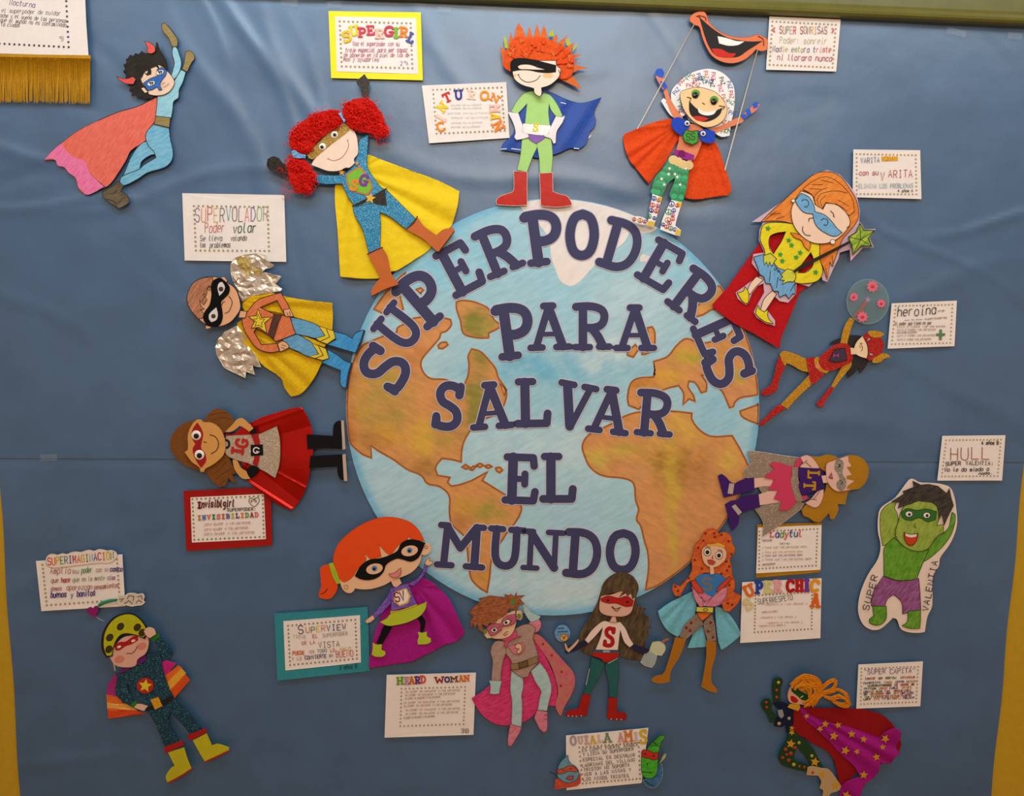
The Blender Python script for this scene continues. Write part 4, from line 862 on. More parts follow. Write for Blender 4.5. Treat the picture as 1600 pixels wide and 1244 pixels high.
f.p('belt', '705 292 762 285 778 370 775 470 758 545 720 525 735 450 735 370', fabric('#a3201c', .8), 1.5); f.p('buckle', '705 375 798 372 802 455 706 462', BK, 1.8, False); f.ink('770 405 750 395 730 405 730 430 750 438 768 428 750 425', 2.0, '#d8d0c8')
f.p('arm', '505 275 560 220 600 175 640 168 680 200 725 245 700 275 650 240 620 225 560 270', FEL, 1.8); f.p('cuff', '690 275 740 238 750 280 720 290', BK, 2)
f.p('arm', '565 490 600 500 625 550 660 575 685 590 700 640 640 635 600 595 575 550', FEL, 1.8); f.p('cuff', '668 570 715 535 770 555 740 610 710 640 690 620', BK, 2)
f.p('face', '285 178 320 178 335 195 400 200 460 240 490 290 510 370 495 450 450 500 400 535 355 560 340 585 315 585 305 550 250 510 190 430 215 410 215 300 240 230', FEL, 1.8, edge=.4, ec='#8a5a2c')
f.p('mask', '290 200 320 245 335 290 325 350 320 400 350 440 358 500 320 555 285 505 260 450 255 400 275 370 245 310 255 250', fabric('#a01a1c', .8), 1)
f.eye(282, 300, 38, pr=.6, py=5); f.eye(306, 452, 38, pr=.6, px=0, py=5); f.ink(['388 296 430 312 455 360 440 415 398 444', '340 350 360 356'], 1.3, '#3a2210'); f.done()

# ---- child in green helmet at the lower left
f = Fig('paper_hero', 'child in yellow-green bicycle helmet and dark teal glitter suit, lower left of the wall', 'paper figure', (60, 850, 3.1574), 9.5, (250, 1080))
for nm, pts, c in (('cape_band', '380 640 345 690 335 750 390 750 440 690', '#a82d78'), ('cape_band', '335 745 395 755 420 790 338 785', '#dd6a2c'), ('cape_band', '338 782 440 790 490 825 340 815', '#e0a24a'), ('cape_band', '340 812 480 822 530 838 345 862', '#d54a1c'),
                   ('cape_band', '575 600 630 575 680 590 640 640 612 660', '#c2247c'), ('cape_band', '610 660 690 600 710 615 630 690', '#dc6a22'), ('cape_band', '628 690 705 615 728 640 650 722', '#e0a232'), ('cape_band', '650 720 725 645 748 672 672 760', '#d8501c')): f.p(nm, pts, fabric(c, .7), 1.5, False, fn=lambda x, y: 1.5 + 1.2 * math.sin(x / 6 + y / 9), grid=5)
f.d += 2.5
TG = glitter('#123f52', '#4f9db4', 420, .06); GC_ = fabric('#2f7a24'); YB = paper('#bdb41c', .6)
f.p('leg', '525 810 600 800 660 760 720 810 770 870 810 915 750 940 700 880 650 830 640 870 690 970 620 1000 590 920 560 860', TG, 1.8)
f.p('torso', '385 630 460 600 530 545 580 540 640 570 665 545 640 500 600 460 570 475 590 510 600 550 620 640 640 700 660 750 600 790 540 800 490 760 465 700 440 690 440 720 470 780 460 805 420 780 380 740 385 680', TG, 1.8)
f.p('cuff', '455 790 480 775 492 795 470 812', GC_, 2); f.p('cuff', '550 465 590 440 598 460 565 485', GC_, 2)
f.p('hand', '490 790 540 800 520 825 490 815 472 808', paper('#e0b49a'), 1); 
f.p('belt', '530 810 600 780 650 750 662 770 600 805 530 825', INK(), 1.2); f.p('buckle', '553 770 590 757 612 800 575 818', fabric('#d29a1e'), 1.8, False)
f.p('chest_badge', f.ell(527, 700, 42, 38), fabric('#b02a24'), 1); f.p('star', f.star(527, 700, 34, 8), paper('#dcc42a'), .8)
f.p('bow', '480 580 530 548 530 575 490 598', fabric('#6a1c6e'), 2); f.p('bow', '395 630 440 600 455 615 400 640', fabric('#6a1c6e'), 2)
for a, b in (('735 945 825 910 832 930 745 972', '762 970 830 935 855 995 885 988 940 1005 940 1020 880 1050 822 1075 800 1040'), ('618 1005 710 970 718 992 625 1035', '640 1030 718 1005 735 1060 755 1110 700 1150 638 1178 628 1150 650 1110 672 1095')):
    f.p('boot', b, YB, 1.8); f.p('boot_top', a, fabric('#a3201c'), 2.5)
f.ink('940 1022 880 1050 825 1076', 2.6, '#a3201c'); f.ink('755 1112 700 1148 640 1180', 2.6, '#a3201c')
f.p('face', '350 560 380 500 420 460 480 450 540 450 545 490 530 540 490 570 480 600 440 610 380 600', paper('#dba894', .6, .04), 1.2, edge=.5, ec='#6a4034'); f.p('cheek', f.ell(400, 570, 26, 18, -20), paper('#d0806e'), .3, up=.1); f.p('cheek', f.ell(510, 505, 24, 18, -20), paper('#d0806e'), .3, up=.1)
f.ink('435 540 460 540 480 522 488 505', 1.1, '#5a2a22')
f.p('mask', '375 500 400 485 430 482 470 455 490 455 492 475 460 495 430 505 400 525 380 525', fabric('#a81c1c'), .8); f.p('eye', f.ell(398, 508, 10, 6, -20), paper('#e8d8cc'), .3, up=.2); f.p('eye', f.ell(468, 478, 10, 6, -20), paper('#e8d8cc'), .3, up=.05)
f.p('helmet_shell', '310 480 320 430 360 370 420 343 480 350 535 410 540 440 525 470 470 450 400 460 370 520 365 555 335 562 315 530', INK(), 1.5, fn=lambda x, y: 1)
f.p('helmet', '322 480 332 430 370 375 425 350 478 358 525 410 530 445 515 462 470 445 410 445 375 490 360 550 338 552 325 520', paper('#b5b418', .45), 2, fn=lambda x, y: 2)
f.d += 2
for a, b in ((405, 408), (352, 462), (488, 412), (348, 520), (512, 438)): f.p('vent', f.ell(a, b, 19, 15, -50), INK('#3a3310'), .5, up=.1, edge=.8)
f.p('hand', '520 430 540 412 570 420 580 445 550 465 530 450', paper('#e0b49a'), 1); f.ink('372 590 378 625', 1.3, '#c9c0b4'); f.done()

f = Fig('thought_cloud_chain', 'purple felt heart with green stem leading to white cloud above the green helmet', 'decoration', (55, 850, 8.8889), 13, (190, 945))
tubes('stem', [([q + (14 + (3 if i == 2 else 1),) for i, q in enumerate(Z(f.f, '870 870 900 840 960 810 1050 785 1140 775'))], 2.6)], fabric('#2f8a66'), f.o, 6)
tubes('wire', [([q + (13.5,) for q in Z(f.f, '840 1010 900 1050 960 1075')], .6)], paper('#b9b4aa'), f.o, 4)
f.p('heart', '800 900 830 865 870 870 880 920 850 980 835 1030 790 1000 720 950 715 905 760 880', fabric('#8a1c66'), 2.5)
f.p('cloud', '1140 760 1180 715 1250 720 1290 690 1370 685 1420 700 1490 690 1515 730 1500 780 1520 810 1480 845 1400 855 1340 865 1270 850 1200 840 1160 830', paper('#cfc3b2'), 2, edge=1.0, ec='#f0e8dc')
f.ink(['1170 770 1230 760 1190 800', '1280 760 1300 720 1370 730 1360 790', '1420 740 1470 720 1490 770', '1240 830 1300 790 1350 830', '1400 820 1440 780 1480 810'], 1.6, '#7d6a50'); f.done()
# ---- girl with large orange head and black mask at the lower left of the globe
f = Fig('paper_hero', 'big-headed orange-haired girl in black eye mask with magenta crepe cape', 'paper figure', (480, 790, 4.4429), 13, (620, 920))
f.cloth('cape', '790 505 860 530 930 590 985 650 1030 740 1070 830 1092 880 1080 905 1030 945 950 970 870 1015 800 1045 740 1080 620 1100 430 1130 428 1100 450 960 490 830 530 720 590 600', fabric('#a3157e', .8, 5, .3), (760, 560), 12, 8, 3, 2.2, seed=8, noise_amp=.6)
f.d = 25
ORG = paper('#e2490c', .65, .03); SKP = paper('#e6b68e', .6, .03); BKM = fabric('#0d0c0d', .9); LIME = paper('#b3c02c', .6, .04); PUR = crayon('#5a3596', '#8a68bc', .4, 70, 2)
f.p('leg', '530 840 560 835 590 842 560 900 520 965 480 955 505 900', BKM, 1.2); f.p('leg', '760 775 790 760 820 800 815 850 800 885 785 870 785 820', BKM, 1.2)
f.p('boot', '455 955 480 968 518 965 515 1005 540 1015 543 1035 520 1050 470 1048 448 1035 455 990', LIME, 2); f.p('boot', '768 880 800 885 830 878 832 910 858 925 858 948 830 962 770 965 766 940 775 910', LIME, 2)
f.p('sleeve', '700 545 760 510 800 460 815 405 838 420 825 460 790 510 740 560', PUR, 1, edge=.4, ec='#3a2460'); f.p('sleeve', '580 570 560 620 510 690 455 760 470 785 520 745 570 690 595 650', PUR, 1, edge=.4, ec='#3a2460')
f.p('hand', '815 405 830 375 850 362 848 385 870 385 872 402 840 418', SKP, .8, edge=.6, ec='#4a3020'); f.p('hand', '455 760 470 785 440 810 415 818 400 805 420 785', SKP, .8, edge=.5, ec='#4a3020')
f.p('torso', '575 575 620 560 700 540 720 590 745 650 760 685 720 700 640 720 580 735 585 660', PUR, 1, edge=.4, ec='#3a2460')
f.p('emblem', '605 600 690 572 720 630 700 680 640 700 600 665', paper('#d2a22e'), .6, False); f.p('emblem_field', '614 607 685 582 708 630 692 672 642 690 612 660', paper('#e9ddd2'), .5, False); f.text('SV', 618, 672, 690, 652, 62, '#8c1c22', 2.0)
f.p('belt', '575 735 650 725 760 685 765 700 660 735 580 752', paper('#d0a528'), .6); f.p('skirt', '585 748 660 732 765 695 830 670 820 720 780 770 700 810 620 830 560 835 505 810 550 785', LIME, 2, edge=.3, ec='#5c6416')
f.p('neck', '580 520 640 505 655 540 620 565 600 560', SKP, .8)
f.p('pigtail', '150 410 110 418 90 440 95 520 95 570 80 610 85 640 130 650 170 640 205 590 210 545 185 490', ORG, 2); f.ink('95 615 120 605 140 578', 1.2)
f.p('head', '225 510 240 420 420 320 600 240 720 200 800 240 795 330 780 400 730 460 660 495 600 515 540 550 450 578 380 582 330 575 325 590 300 608 265 600 240 570', SKP, 2); f.p('ear', '815 265 845 262 858 290 850 325 815 345 790 335', SKP, 2); f.ink(f.ell(270, 567, 14), .9, '#a27c38', True); f.ink(f.ell(826, 290, 10), .9, '#6a4c1c', True)
f.p('hair', '180 380 190 320 220 260 290 190 380 130 480 90 560 80 640 90 720 120 780 180 815 250 720 230 705 215 695 235 640 270 580 345 550 330 500 275 515 355 460 370 440 372 398 332 408 380 350 440 320 490 265 530 235 520 190 440', ORG, 2, edge=.3, ec='#8a3010')
f.p('hair_band', '150 405 178 398 200 450 232 540 205 545 175 490', gloss('#a3bb2a', .2), 3)
f.p('mask', '330 490 370 420 430 378 500 368 560 350 625 315 650 265 700 238 760 240 820 262 800 310 770 365 720 390 660 375 620 370 550 410 530 460 490 500 430 518 370 512', BKM, 2)
for x, y, r in ((467, 440, -12), (711, 315, -12)):
    f.p('eye_hole', f.ell(x, y, 58, 36, r), SKP, .5, up=.3); f.p('iris', f.ell(x, y - 3, 20, 20), paper('#5a86b8'), .4, up=.1); f.dot('pupil', x - 2, y, 11, INK('#10131c'))
f.p('mouth', '565 475 600 470 650 432 648 475 625 498 590 498', paper('#d58278'), .4, edge=.8, ec='#7a3a30'); f.done()

# ---- pink hero under the globe
f = Fig('paper_hero', 'pink-suited hero with spiky brown hair, pink mask and hot pink cape', 'paper figure', (720, 910, 4.6074), 12, (815, 1045))
HP = crayon('#c4265e', '#da4a7c', .5, 50, 4); DP = crayon('#b9795a', '#cc5078', .8, 90, 1); TAU = crayon('#a0806f', '#b3958a', .5, 50, 2); PALE = crayon('#9fbcbc', '#b7cdca', .5, 40, 3); PK = crayon('#c96b7c', '#d9899a', .5, 60, 3)
f.p('cape', '310 540 500 380 560 450 640 600 690 740 690 890 640 888 600 860 520 960 440 1010 340 1030 250 1020 170 970 120 910 80 835 150 790 205 745 260 700', HP, 1, edge=.9, ec='#7c1a3c', fn=lambda x, y: 1.5, grid=8)
f.p('cape_lining', '505 375 550 375 600 410 680 500 760 590 810 650 822 720 800 800 750 890 720 965 700 940 682 890 700 800 690 720 640 580 560 460', DP, 1, edge=.9, ec='#8c3048', fn=lambda x, y: 3, grid=8)
for x, y in ((592, 445), (655, 527), (725, 645), (720, 745)): f.p('dot', f.ell(x, y, 9), paper('#9a2440'), .3, up=.02, fn=lambda x, y: 3.4)
f.d += 3.5
f.p('arm', '510 270 560 260 580 300 560 350 510 372 490 300', PK, .9, edge=.8, ec='#7a4450'); f.p('glove', '440 160 470 170 510 215 575 245 560 265 510 285 490 270 460 220', PALE, .9, edge=.5, ec='#7f9898')
f.p('leg', '365 640 440 670 450 740 435 820 440 850 440 960 435 1040 365 1025 370 860 358 780 360 700', PALE, .9, edge=.7, ec='#7f8f90'); f.p('leg', '505 640 570 580 620 650 650 740 650 790 635 850 620 925 555 920 570 830 580 785 540 720', PALE, .9, edge=.7, ec='#7f8f90')
f.p('sock', '355 1020 438 1045 425 1080 395 1130 365 1180 340 1178 338 1130', PK, .9, edge=.9, ec='#84404e'); f.p('sock', '550 920 622 932 625 1000 620 1065 600 1082 570 1060 545 1010 530 975', PK, .9, edge=.9, ec='#84404e'); f.ink(['600 955 622 958', '600 985 622 988', '345 1050 360 1040'], 1, '#84404e')
f.p('torso', '300 420 400 330 490 300 540 330 520 400 550 500 555 575 500 640 485 680 445 685 400 660 360 620 365 570 310 490', TAU, .9, edge=.9, ec='#6a5048'); f.p('arm', '270 420 320 430 325 500 305 560 290 640 285 710 220 712 225 640 230 560 215 500 235 440', TAU, .9, edge=.9, ec='#7d5c58')
f.p('glove', '205 708 295 712 285 745 275 800 240 805 210 800 215 750', PALE, .9, edge=.6, ec='#7f9898')
f.p('emblem', '345 460 445 432 460 460 440 510 410 520 370 505', PK, .5, edge=.7, ec='#8a4a50'); f.p('emblem_ear', '390 455 415 440 440 452 440 490 415 518 400 500 420 480 395 475', paper('#dfb48a'), .4, edge=.9, ec='#5a3a20')
f.p('belt', '358 590 420 580 545 532 560 570 500 600 420 625 362 628', paper('#8f7350'), .5, edge=.7, ec='#4e3c22'); f.p('buckle', '415 580 480 565 485 600 420 620', paper('#6e5230'), .8, False, edge=1.0, ec='#3c2c14')
f.p('scarf', '265 405 320 400 400 345 400 385 440 390 400 400 345 430 330 470 310 460 320 420', crayon('#c23c66', '#d5587e', .5, 60, 2), .6, edge=.6, ec='#7a2440')
f.p('face', '180 340 260 260 390 200 400 270 395 310 370 370 330 400 260 408 210 395 190 370', paper('#e0b894', .6, .04), .8, edge=.7, ec='#7a5638')
f.p('ear', '400 205 435 200 445 250 430 275 400 265', paper('#e0b894'), .8, edge=.7, ec='#7a5638'); f.p('ear', '165 350 195 345 225 400 190 405 170 380', paper('#e0b894'), .8, edge=.6, ec='#7a5638')
HB = crayon('#7e4024', '#b06a40', .3, 90, 2)
f.p('hair', '60 330 75 300 65 280 90 250 60 215 100 170 140 140 130 115 160 110 210 95 290 105 320 110 315 85 345 95 360 85 385 100 405 65 400 98 465 92 425 118 460 155 420 165 400 200 350 190 330 230 300 250 270 265 240 300 215 290 190 320 150 300 165 360 130 345 120 300 100 330 90 290 75 325', HB, .7, False, edge=.4, ec='#5a2a16')
f.p('hair_clip', f.ell(377, 143, 20, 24), paper('#5f7a2c'), .8); f.p('hair_clip', f.ell(420, 245, 16, 20), paper('#6a8434'), .6); f.p('hair_clip', f.ell(175, 355, 14, 16), paper('#6a8434'), .6)
f.p('mask', '185 325 230 300 290 300 300 270 340 240 390 230 398 260 385 295 340 315 300 320 280 350 240 380 210 380', crayon('#b04a66', '#c26a80', .4, 60, 2), .4, edge=.9, ec='#6e2a3e', holes=['215 335 250 322 268 345 245 362 222 358', '303 285 340 262 365 275 345 305 310 308'])
for x, y in ((241, 344), (326, 290)): f.p('eye', f.ell(x, y, 26, 17, -25), paper('#e8e0c8'), .2, up=-.35); f.d += .35; f.p('iris', f.ell(x, y, 11, 11), paper('#7d8a30'), .2, up=.05); f.ink(f.ell(x, y, 4), 2.0)
f.ink(['285 350 300 340', '305 380 325 360 340 355', '315 385 335 372'], 1.2, '#8c4a44'); f.done()

# ---- long-haired girl with S on white shirt
f = Fig('paper_hero', 'long brown-haired girl with red S on white shirt and red boots, below the globe', 'paper figure', (850, 880, 4.7846), 13, (955, 1010))
HAIR = crayon('#3b2d1e', '#6b5639', 1.3, 28, 4)
f.p('hair', '425 210 440 160 480 110 540 75 600 70 660 95 695 140 708 190 690 250 700 310 770 342 730 362 802 425 768 432 800 480 772 490 785 540 755 560 760 620 735 660 740 722 640 720 570 690 500 560 400 650 370 700 300 670 270 640 260 560 300 470 350 390 400 290', HAIR, 1.2, fn=lambda x, y: 1.5, grid=6)
f.d += 2
TEAL = paper('#1d5a56', .65, .08); RB = gloss('#a3100e', .35, 0, .2, 40); WS = paper('#e6cdbf', .6, .03); NV = paper('#1e1d3c'); SK = paper('#d8a892', .6, .03)
f.p('leg', '355 700 440 740 450 760 410 860 360 950 340 990 295 975 330 860', TEAL, 1.2, edge=.4, ec='#12302e'); f.p('leg', '470 745 560 705 558 850 545 1008 490 1000 480 880 460 790', TEAL, 1.2, edge=.4, ec='#12302e'); f.ink(['340 790 315 910', '480 750 550 712'], .9, '#c8beb4')
f.p('boot', '288 978 350 985 335 1060 320 1140 240 1145 165 1145 155 1128 180 1105 255 1090 270 1040', RB, 1.5, edge=.4, ec='#5c0a08'); f.p('boot', '480 1005 545 1008 545 1110 600 1120 618 1140 610 1175 540 1170 475 1165 470 1130 480 1070', RB, 1.5, edge=.4, ec='#5c0a08')
f.ink(['180 1142 185 1142', '210 1146 215 1146', '240 1146 245 1146', '275 1142 280 1142', '500 1166 505 1166', '540 1168 545 1168', '575 1170 580 1170'], 1.4, '#d8c8c0')
f.p('trunks', '365 665 560 670 555 705 500 728 460 742 425 715 365 695', gloss('#b0120e', .4), 1); f.p('belt', '370 648 558 652 560 672 365 668', paper('#3e4f68'), .6, False); f.p('buckle', f.rect(467, 660, 50, 16), paper('#8da0a4'), .5, False)
f.p('shirt', '440 435 490 440 530 445 570 440 610 490 640 560 672 608 640 630 600 590 570 500 552 650 385 648 420 560 440 480 380 550 330 600 305 575 360 500', WS, 1, edge=.6, ec='#7c6258')
f.slabtext('S', [(488, 552, 82, 150, 5)], paper('#a81218'), .8, 1.1)
f.p('glove', '305 575 330 600 290 630 215 665 170 678 150 660 185 640 180 620 250 600', NV, 1); f.p('glove', '668 605 740 630 785 645 770 672 720 675 652 635', NV, 1)
f.p('hand', '150 600 165 600 180 640 215 610 255 565 262 580 240 615 205 650 185 670 165 650', SK, .8, edge=.7, ec='#5a3426'); f.p('neck', '512 395 535 395 545 445 490 440', SK, .8, edge=.4, ec='#7a5444')
f.p('face', '412 330 425 240 500 235 600 205 650 230 685 240 672 300 650 370 600 398 540 400 470 392 425 370', SK, 1, edge=.7, ec='#6a4434')
f.p('fringe', '425 250 440 190 500 130 580 110 650 130 690 190 685 250 660 270 650 225 625 250 610 225 560 258 590 210 500 225', HAIR, .6)
f.p('mask', '425 265 480 245 560 262 620 248 668 280 660 320 610 325 540 300 480 300 430 285', gloss('#b0100f', .4), .5, edge=.7, ec='#5a0a0a'); f.dot('eye', 478, 278, 10, INK(), 1); f.dot('eye', 623, 290, 10, INK(), 1)
f.ink(['505 325 520 340 545 340 575 330', '525 350 545 360 565 340', '515 325 525 345'], 1.1, '#4a2c22'); f.done()
f = Fig('paper_bubble', 'small blue drawn bubble with orange core held by the long-haired girl', 'paper prop', (850, 880, 4.7846), 14, (880, 990))
f.p('bubble', f.ell(138, 525, 60, 66), crayon('#4a7cae', '#7fa8cc', .4, 60, 3), .8, edge=.6, ec='#2c4a72'); f.p('core', f.ell(150, 558, 30, 26), crayon('#cf8a2c', '#e0b050', .4, 60, 2), .5, edge=.8, ec='#7a3c14'); f.ink(['105 490 150 485', '100 515 175 510', '135 545 150 565', '160 545 145 570'], 1.2, '#26406a'); f.done()
f = Fig('paper_bottle', 'small pale drawn bottle with orange tip at the end of the dark glove', 'paper prop', (850, 880, 4.7846), 17.5, (1025, 1020))
f.p('bottle_top', '810 590 870 585 905 615 908 650 880 695 830 685 785 665 795 625', paper('#c3c5a0', .5), .8, edge=.4, ec='#70705a'); f.p('bottle_base', '755 670 800 665 845 690 830 750 805 782 750 765 722 742', paper('#9aa4a0', .4), .8, edge=.4, ec='#d8d4c8'); f.p('tip', '875 590 900 570 930 562 938 575 910 585 890 600', paper('#a4674a'), .8); f.done()

# ---- red-haired girl with crossed arms
f = Fig('paper_hero', 'long red-haired girl with crossed pink arms, blue S top and light blue skirt cape', 'paper figure', (1000, 810, 4.4429), 13, (1100, 960))
TUL = fabric('#6fb4c4', .8, 4, .4)
f.cloth('cape', '380 500 300 540 200 590 125 645 140 700 190 780 260 825 320 780 350 720 390 640', TUL, (390, 480), 16, 3, 2, 2.2, seed=3, noise_amp=.8)
f.d -= .4; f.cloth('cape', '520 610 580 630 640 690 695 790 690 820 620 880 565 918 545 860 530 760', TUL, (500, 560), 14, 3, 2, 2.2, seed=5, noise_amp=.8)
f.d -= .4; f.cloth('cape', '400 730 440 760 460 850 480 890 400 900 330 900 350 850 380 770', TUL, (430, 680), 16, 3, 2, 2.2, seed=9, noise_amp=.8)
f.d = 20.5
GR = crayon('#7d6656', '#94806c', .5, 60, 2); MU = paper('#a8690c', .7, .04); OR3 = crayon('#bf4a1c', '#d8702e', .6, 60, 3)
f.p('tights', '395 660 430 710 440 740 380 790 320 840 275 825 310 740', GR, .8, edge=.3, ec='#5a4a3e'); f.p('tights', '500 665 520 740 530 850 470 855 440 740 460 700', GR, .8, edge=.3, ec='#5a4a3e')
for x, y in ((355, 726), (322, 760), (348, 780), (490, 725), (472, 786), (507, 826)): f.p('dot', f.ell(x, y, 10), paper('#7e1c24'), .3, up=.02)
f.p('stocking', '245 825 320 840 280 950 215 1060 205 1135 140 1148 85 1135 80 1115 110 1095 160 1080 200 980', MU, .9); f.p('stocking', '458 850 528 858 525 950 500 1040 498 1140 535 1190 530 1212 480 1200 425 1170 440 1090 460 960', MU, .9)
f.p('trunks', '395 655 500 655 450 700 432 712 415 690', paper('#d86a22'), .6, edge=.6, ec='#6a3010')
f.p('hair', '440 100 480 72 530 80 545 105 590 95 630 120 640 170 660 210 655 240 625 280 635 330 640 390 660 450 650 510 705 540 680 590 620 650 580 640 570 580 600 500 560 400 500 385 440 380 400 420 340 440 310 480 280 540 245 540 225 500 230 455 280 470 320 430 360 360 360 290 390 170 420 150', OR3, 1.2, edge=.5, ec='#8a3416')
rr = random.Random(8)
for x, y in ((455, 105), (515, 105), (520, 130), (565, 115), (615, 160), (440, 155), (405, 205), (380, 290), (430, 350), (340, 415), (300, 440), (265, 505), (635, 250), (600, 300), (620, 335), (605, 362), (565, 385), (620, 465), (610, 590), (640, 600), (245, 475)): f.p('dot', f.ell(x, y, 9, 9, 0, 8), paper('#7e2414'), .3, up=.01)
f.p('shirt', '385 410 440 385 500 385 545 385 600 420 560 480 500 600 440 600 400 500', paper('#3474b4'), .8, edge=.5, ec='#1a3c66'); f.text('S', 440, 495, 515, 490, 78, '#8a6a24', 2.6)
f.p('arm', '600 475 605 520 580 580 530 612 470 605 440 580 400 545 360 480 375 450 420 500 500 550 560 490', PK, .8); f.p('sleeve', '355 440 380 425 430 490 440 520 410 520 370 480', paper('#c4402c'), .5, edge=.7, ec='#5a1a12'); f.p('sleeve', '620 405 640 415 600 460 560 505 530 510 545 475', paper('#c4402c'), .5, edge=.7, ec='#5a1a12')
f.p('forearm', '360 480 385 500 420 550 460 580 520 610 455 610 415 615 380 560', crayon('#c67084', '#d98ea0', .4, 60, 2), .6, edge=.7, ec='#7a3c4c'); f.p('forearm', '605 475 600 530 560 590 520 612 440 608 430 545 450 580 500 550 570 490', crayon('#c67084', '#d98ea0', .4, 60, 2), .6, edge=.7, ec='#7a3c4c'); f.ink(['460 600 500 550', '425 545 450 590'], .8, '#7a3c4c')
f.p('belt', '392 615 510 618 505 655 392 648', paper('#cfc04c'), .6, False, edge=.6, ec='#5a5018'); f.p('buckle', f.ell(455, 635, 16, 10), paper('#b8a838'), .4, edge=.8, ec='#5a5018')
f.p('face', '430 220 460 190 520 185 570 195 600 230 595 280 560 320 520 340 475 335 440 300', paper('#e3b596', .6, .03), .8, edge=.6, ec='#7a4c34'); f.p('neck', '485 335 510 340 515 385 490 390', paper('#e3b596'), .5)
f.p('tiara', '465 182 520 178 545 172 590 190 585 204 540 192 500 190 470 192', paper('#d6aa2c'), .6)
for x, y in ((468, 234), (548, 257)):
    f.p('eye', f.ell(x, y, 24, 26, 0), paper('#e9dccb'), .3, up=.1, edge=.7); f.p('iris', f.ell(x, y + 2, 14, 15), paper('#3a2a20'), .2, up=.1); f.ink(f.ell(x, y + 2, 6), 2.4)
f.ink(['455 203 470 198 488 206', '540 220 560 222 572 235', '505 260 500 275 508 280'], 1.0, '#5a3424'); f.p('lips', '468 290 495 288 525 302 510 322 480 318', paper('#b8402a'), .3, edge=.5, ec='#6a1c14'); f.done()

# ---- sideways girl with long golden hair at the right of the globe
f = Fig('paper_hero', 'sideways girl with golden hair, pink skirt and silver glitter cape, right of the globe', 'paper figure', (1110, 690, 6.1538), 14, (1235, 760))
SG_ = glitter('#9b8875', '#d8c8b4', 460, .06); GOLDH = gloss('#b9841a', .34, .3, .2); VI = fabric('#3d1a63', .8); PS = paper('#e2b4a4', .6, .03); SM = paper('#c9385a', .7, .03)
f.p('cape', '360 95 410 90 550 110 700 135 860 155 830 260 820 560 900 600 870 650 780 720 660 810 570 865 500 915 510 850 510 780 480 720 430 650 560 600 420 360 330 345 318 290 350 250 395 210 375 150', SG_, 1.2, False, edge=1.0, ec='#d9cfc2', fn=lambda x, y: 1, grid=8)
f.d += 1
f.p('leg', '420 355 520 350 610 360 580 430 500 430 425 448', PS, 1); f.p('leg', '465 510 560 480 650 470 680 580 560 600 475 615', PS, 1)
f.p('boot', '72 330 110 312 150 340 185 380 230 405 260 390 330 360 420 348 415 400 430 470 330 490 210 520 130 540 110 470', VI, 2); f.p('boot_strap', '182 402 230 408 215 505 165 500', paper('#b3a294'), 1, False)
f.p('boot', '140 605 200 570 260 560 300 530 380 515 455 508 465 560 480 630 380 660 280 700 270 790 215 860 200 855 180 760 155 660', VI, 2); f.p('boot_strap', '205 625 240 605 303 680 270 710', paper('#b3a294'), 1, False)
f.p('hair', '960 140 1050 145 1120 125 1200 140 1240 160 1330 130 1420 140 1490 190 1522 260 1515 340 1480 410 1430 455 1380 465 1330 480 1305 560 1298 605 1225 600 1230 660 1190 745 1155 745 1140 690 1090 740 1050 775 1000 770 950 735 895 710 878 660 930 600 1050 560 1110 450 1120 300 1050 250', GOLDH, 1.5)
f.p('skirt', '570 215 625 195 700 215 790 245 775 330 790 430 830 560 800 620 740 665 690 655 660 670 685 580 610 550 650 470 555 460 600 400 615 365 520 350 555 305 620 270', SM, 1.5, False)
f.p('waistband', '790 245 850 250 845 350 860 420 860 480 910 570 830 580 800 500 775 380 785 320', SG_, 1.5)
f.p('sleeve', '860 150 880 190 845 255 805 240 830 180', SM, 1); f.p('arm', '865 150 920 130 965 145 1010 190 1050 258 960 255 860 248 890 200', PS, 1, edge=.4, ec='#8a5a4a'); f.p('arm', '910 590 960 560 1030 480 1090 460 1085 530 1050 610 1010 635 960 620', PS, 1, edge=.4, ec='#8a5a4a'); f.p('sleeve', '880 525 930 520 945 545 900 570', SM, 1)
f.ink(['880 220 930 180', '920 200 970 245', '1050 475 985 555 925 540', '985 555 1020 560'], .9, '#6a4436')
f.p('top', '850 252 960 262 1065 262 1085 300 1070 380 1090 455 980 490 890 525 850 440 862 370 845 330', VI, 1.6)
f.slabtext('L', [(993, 318, 80, 120, 92)], paper('#b8861e'), 1, .95); f.slabtext('T', [(955, 425, 82, 120, 92)], paper('#b8861e'), 1, .95)
f.p('neck', '1068 330 1125 325 1130 395 1085 400', PS, 1); f.p('head', '1120 215 1180 185 1250 160 1330 135 1350 210 1390 370 1370 460 1310 470 1230 480 1170 450 1125 380 1112 290', PS, 1.4, edge=.4, ec='#8a5a4a')
f.p('fringe', '1325 130 1420 140 1490 190 1522 260 1515 340 1480 410 1430 455 1370 462 1310 455 1320 425 1385 378 1310 360 1310 330 1360 320 1310 245 1365 238 1330 195', GOLDH, .8, False)
f.p('mask', '1205 180 1240 165 1275 190 1280 240 1270 310 1305 370 1300 440 1260 480 1225 450 1215 400 1245 360 1225 310 1195 260', glitter('#8f8577', '#d0c6b6', 460, .1), .6); f.ink(['1225 215 1255 235 1225 250', '1245 375 1275 390 1255 415', '1250 215 1235 240'], 1.4, '#55483c')
f.p('mouth', '1138 345 1165 300 1175 355 1155 350', paper('#b8626a'), .3, edge=.8, ec='#6a2c30'); f.ink('1138 345 1175 358', .9, '#6a2c30'); f.done()

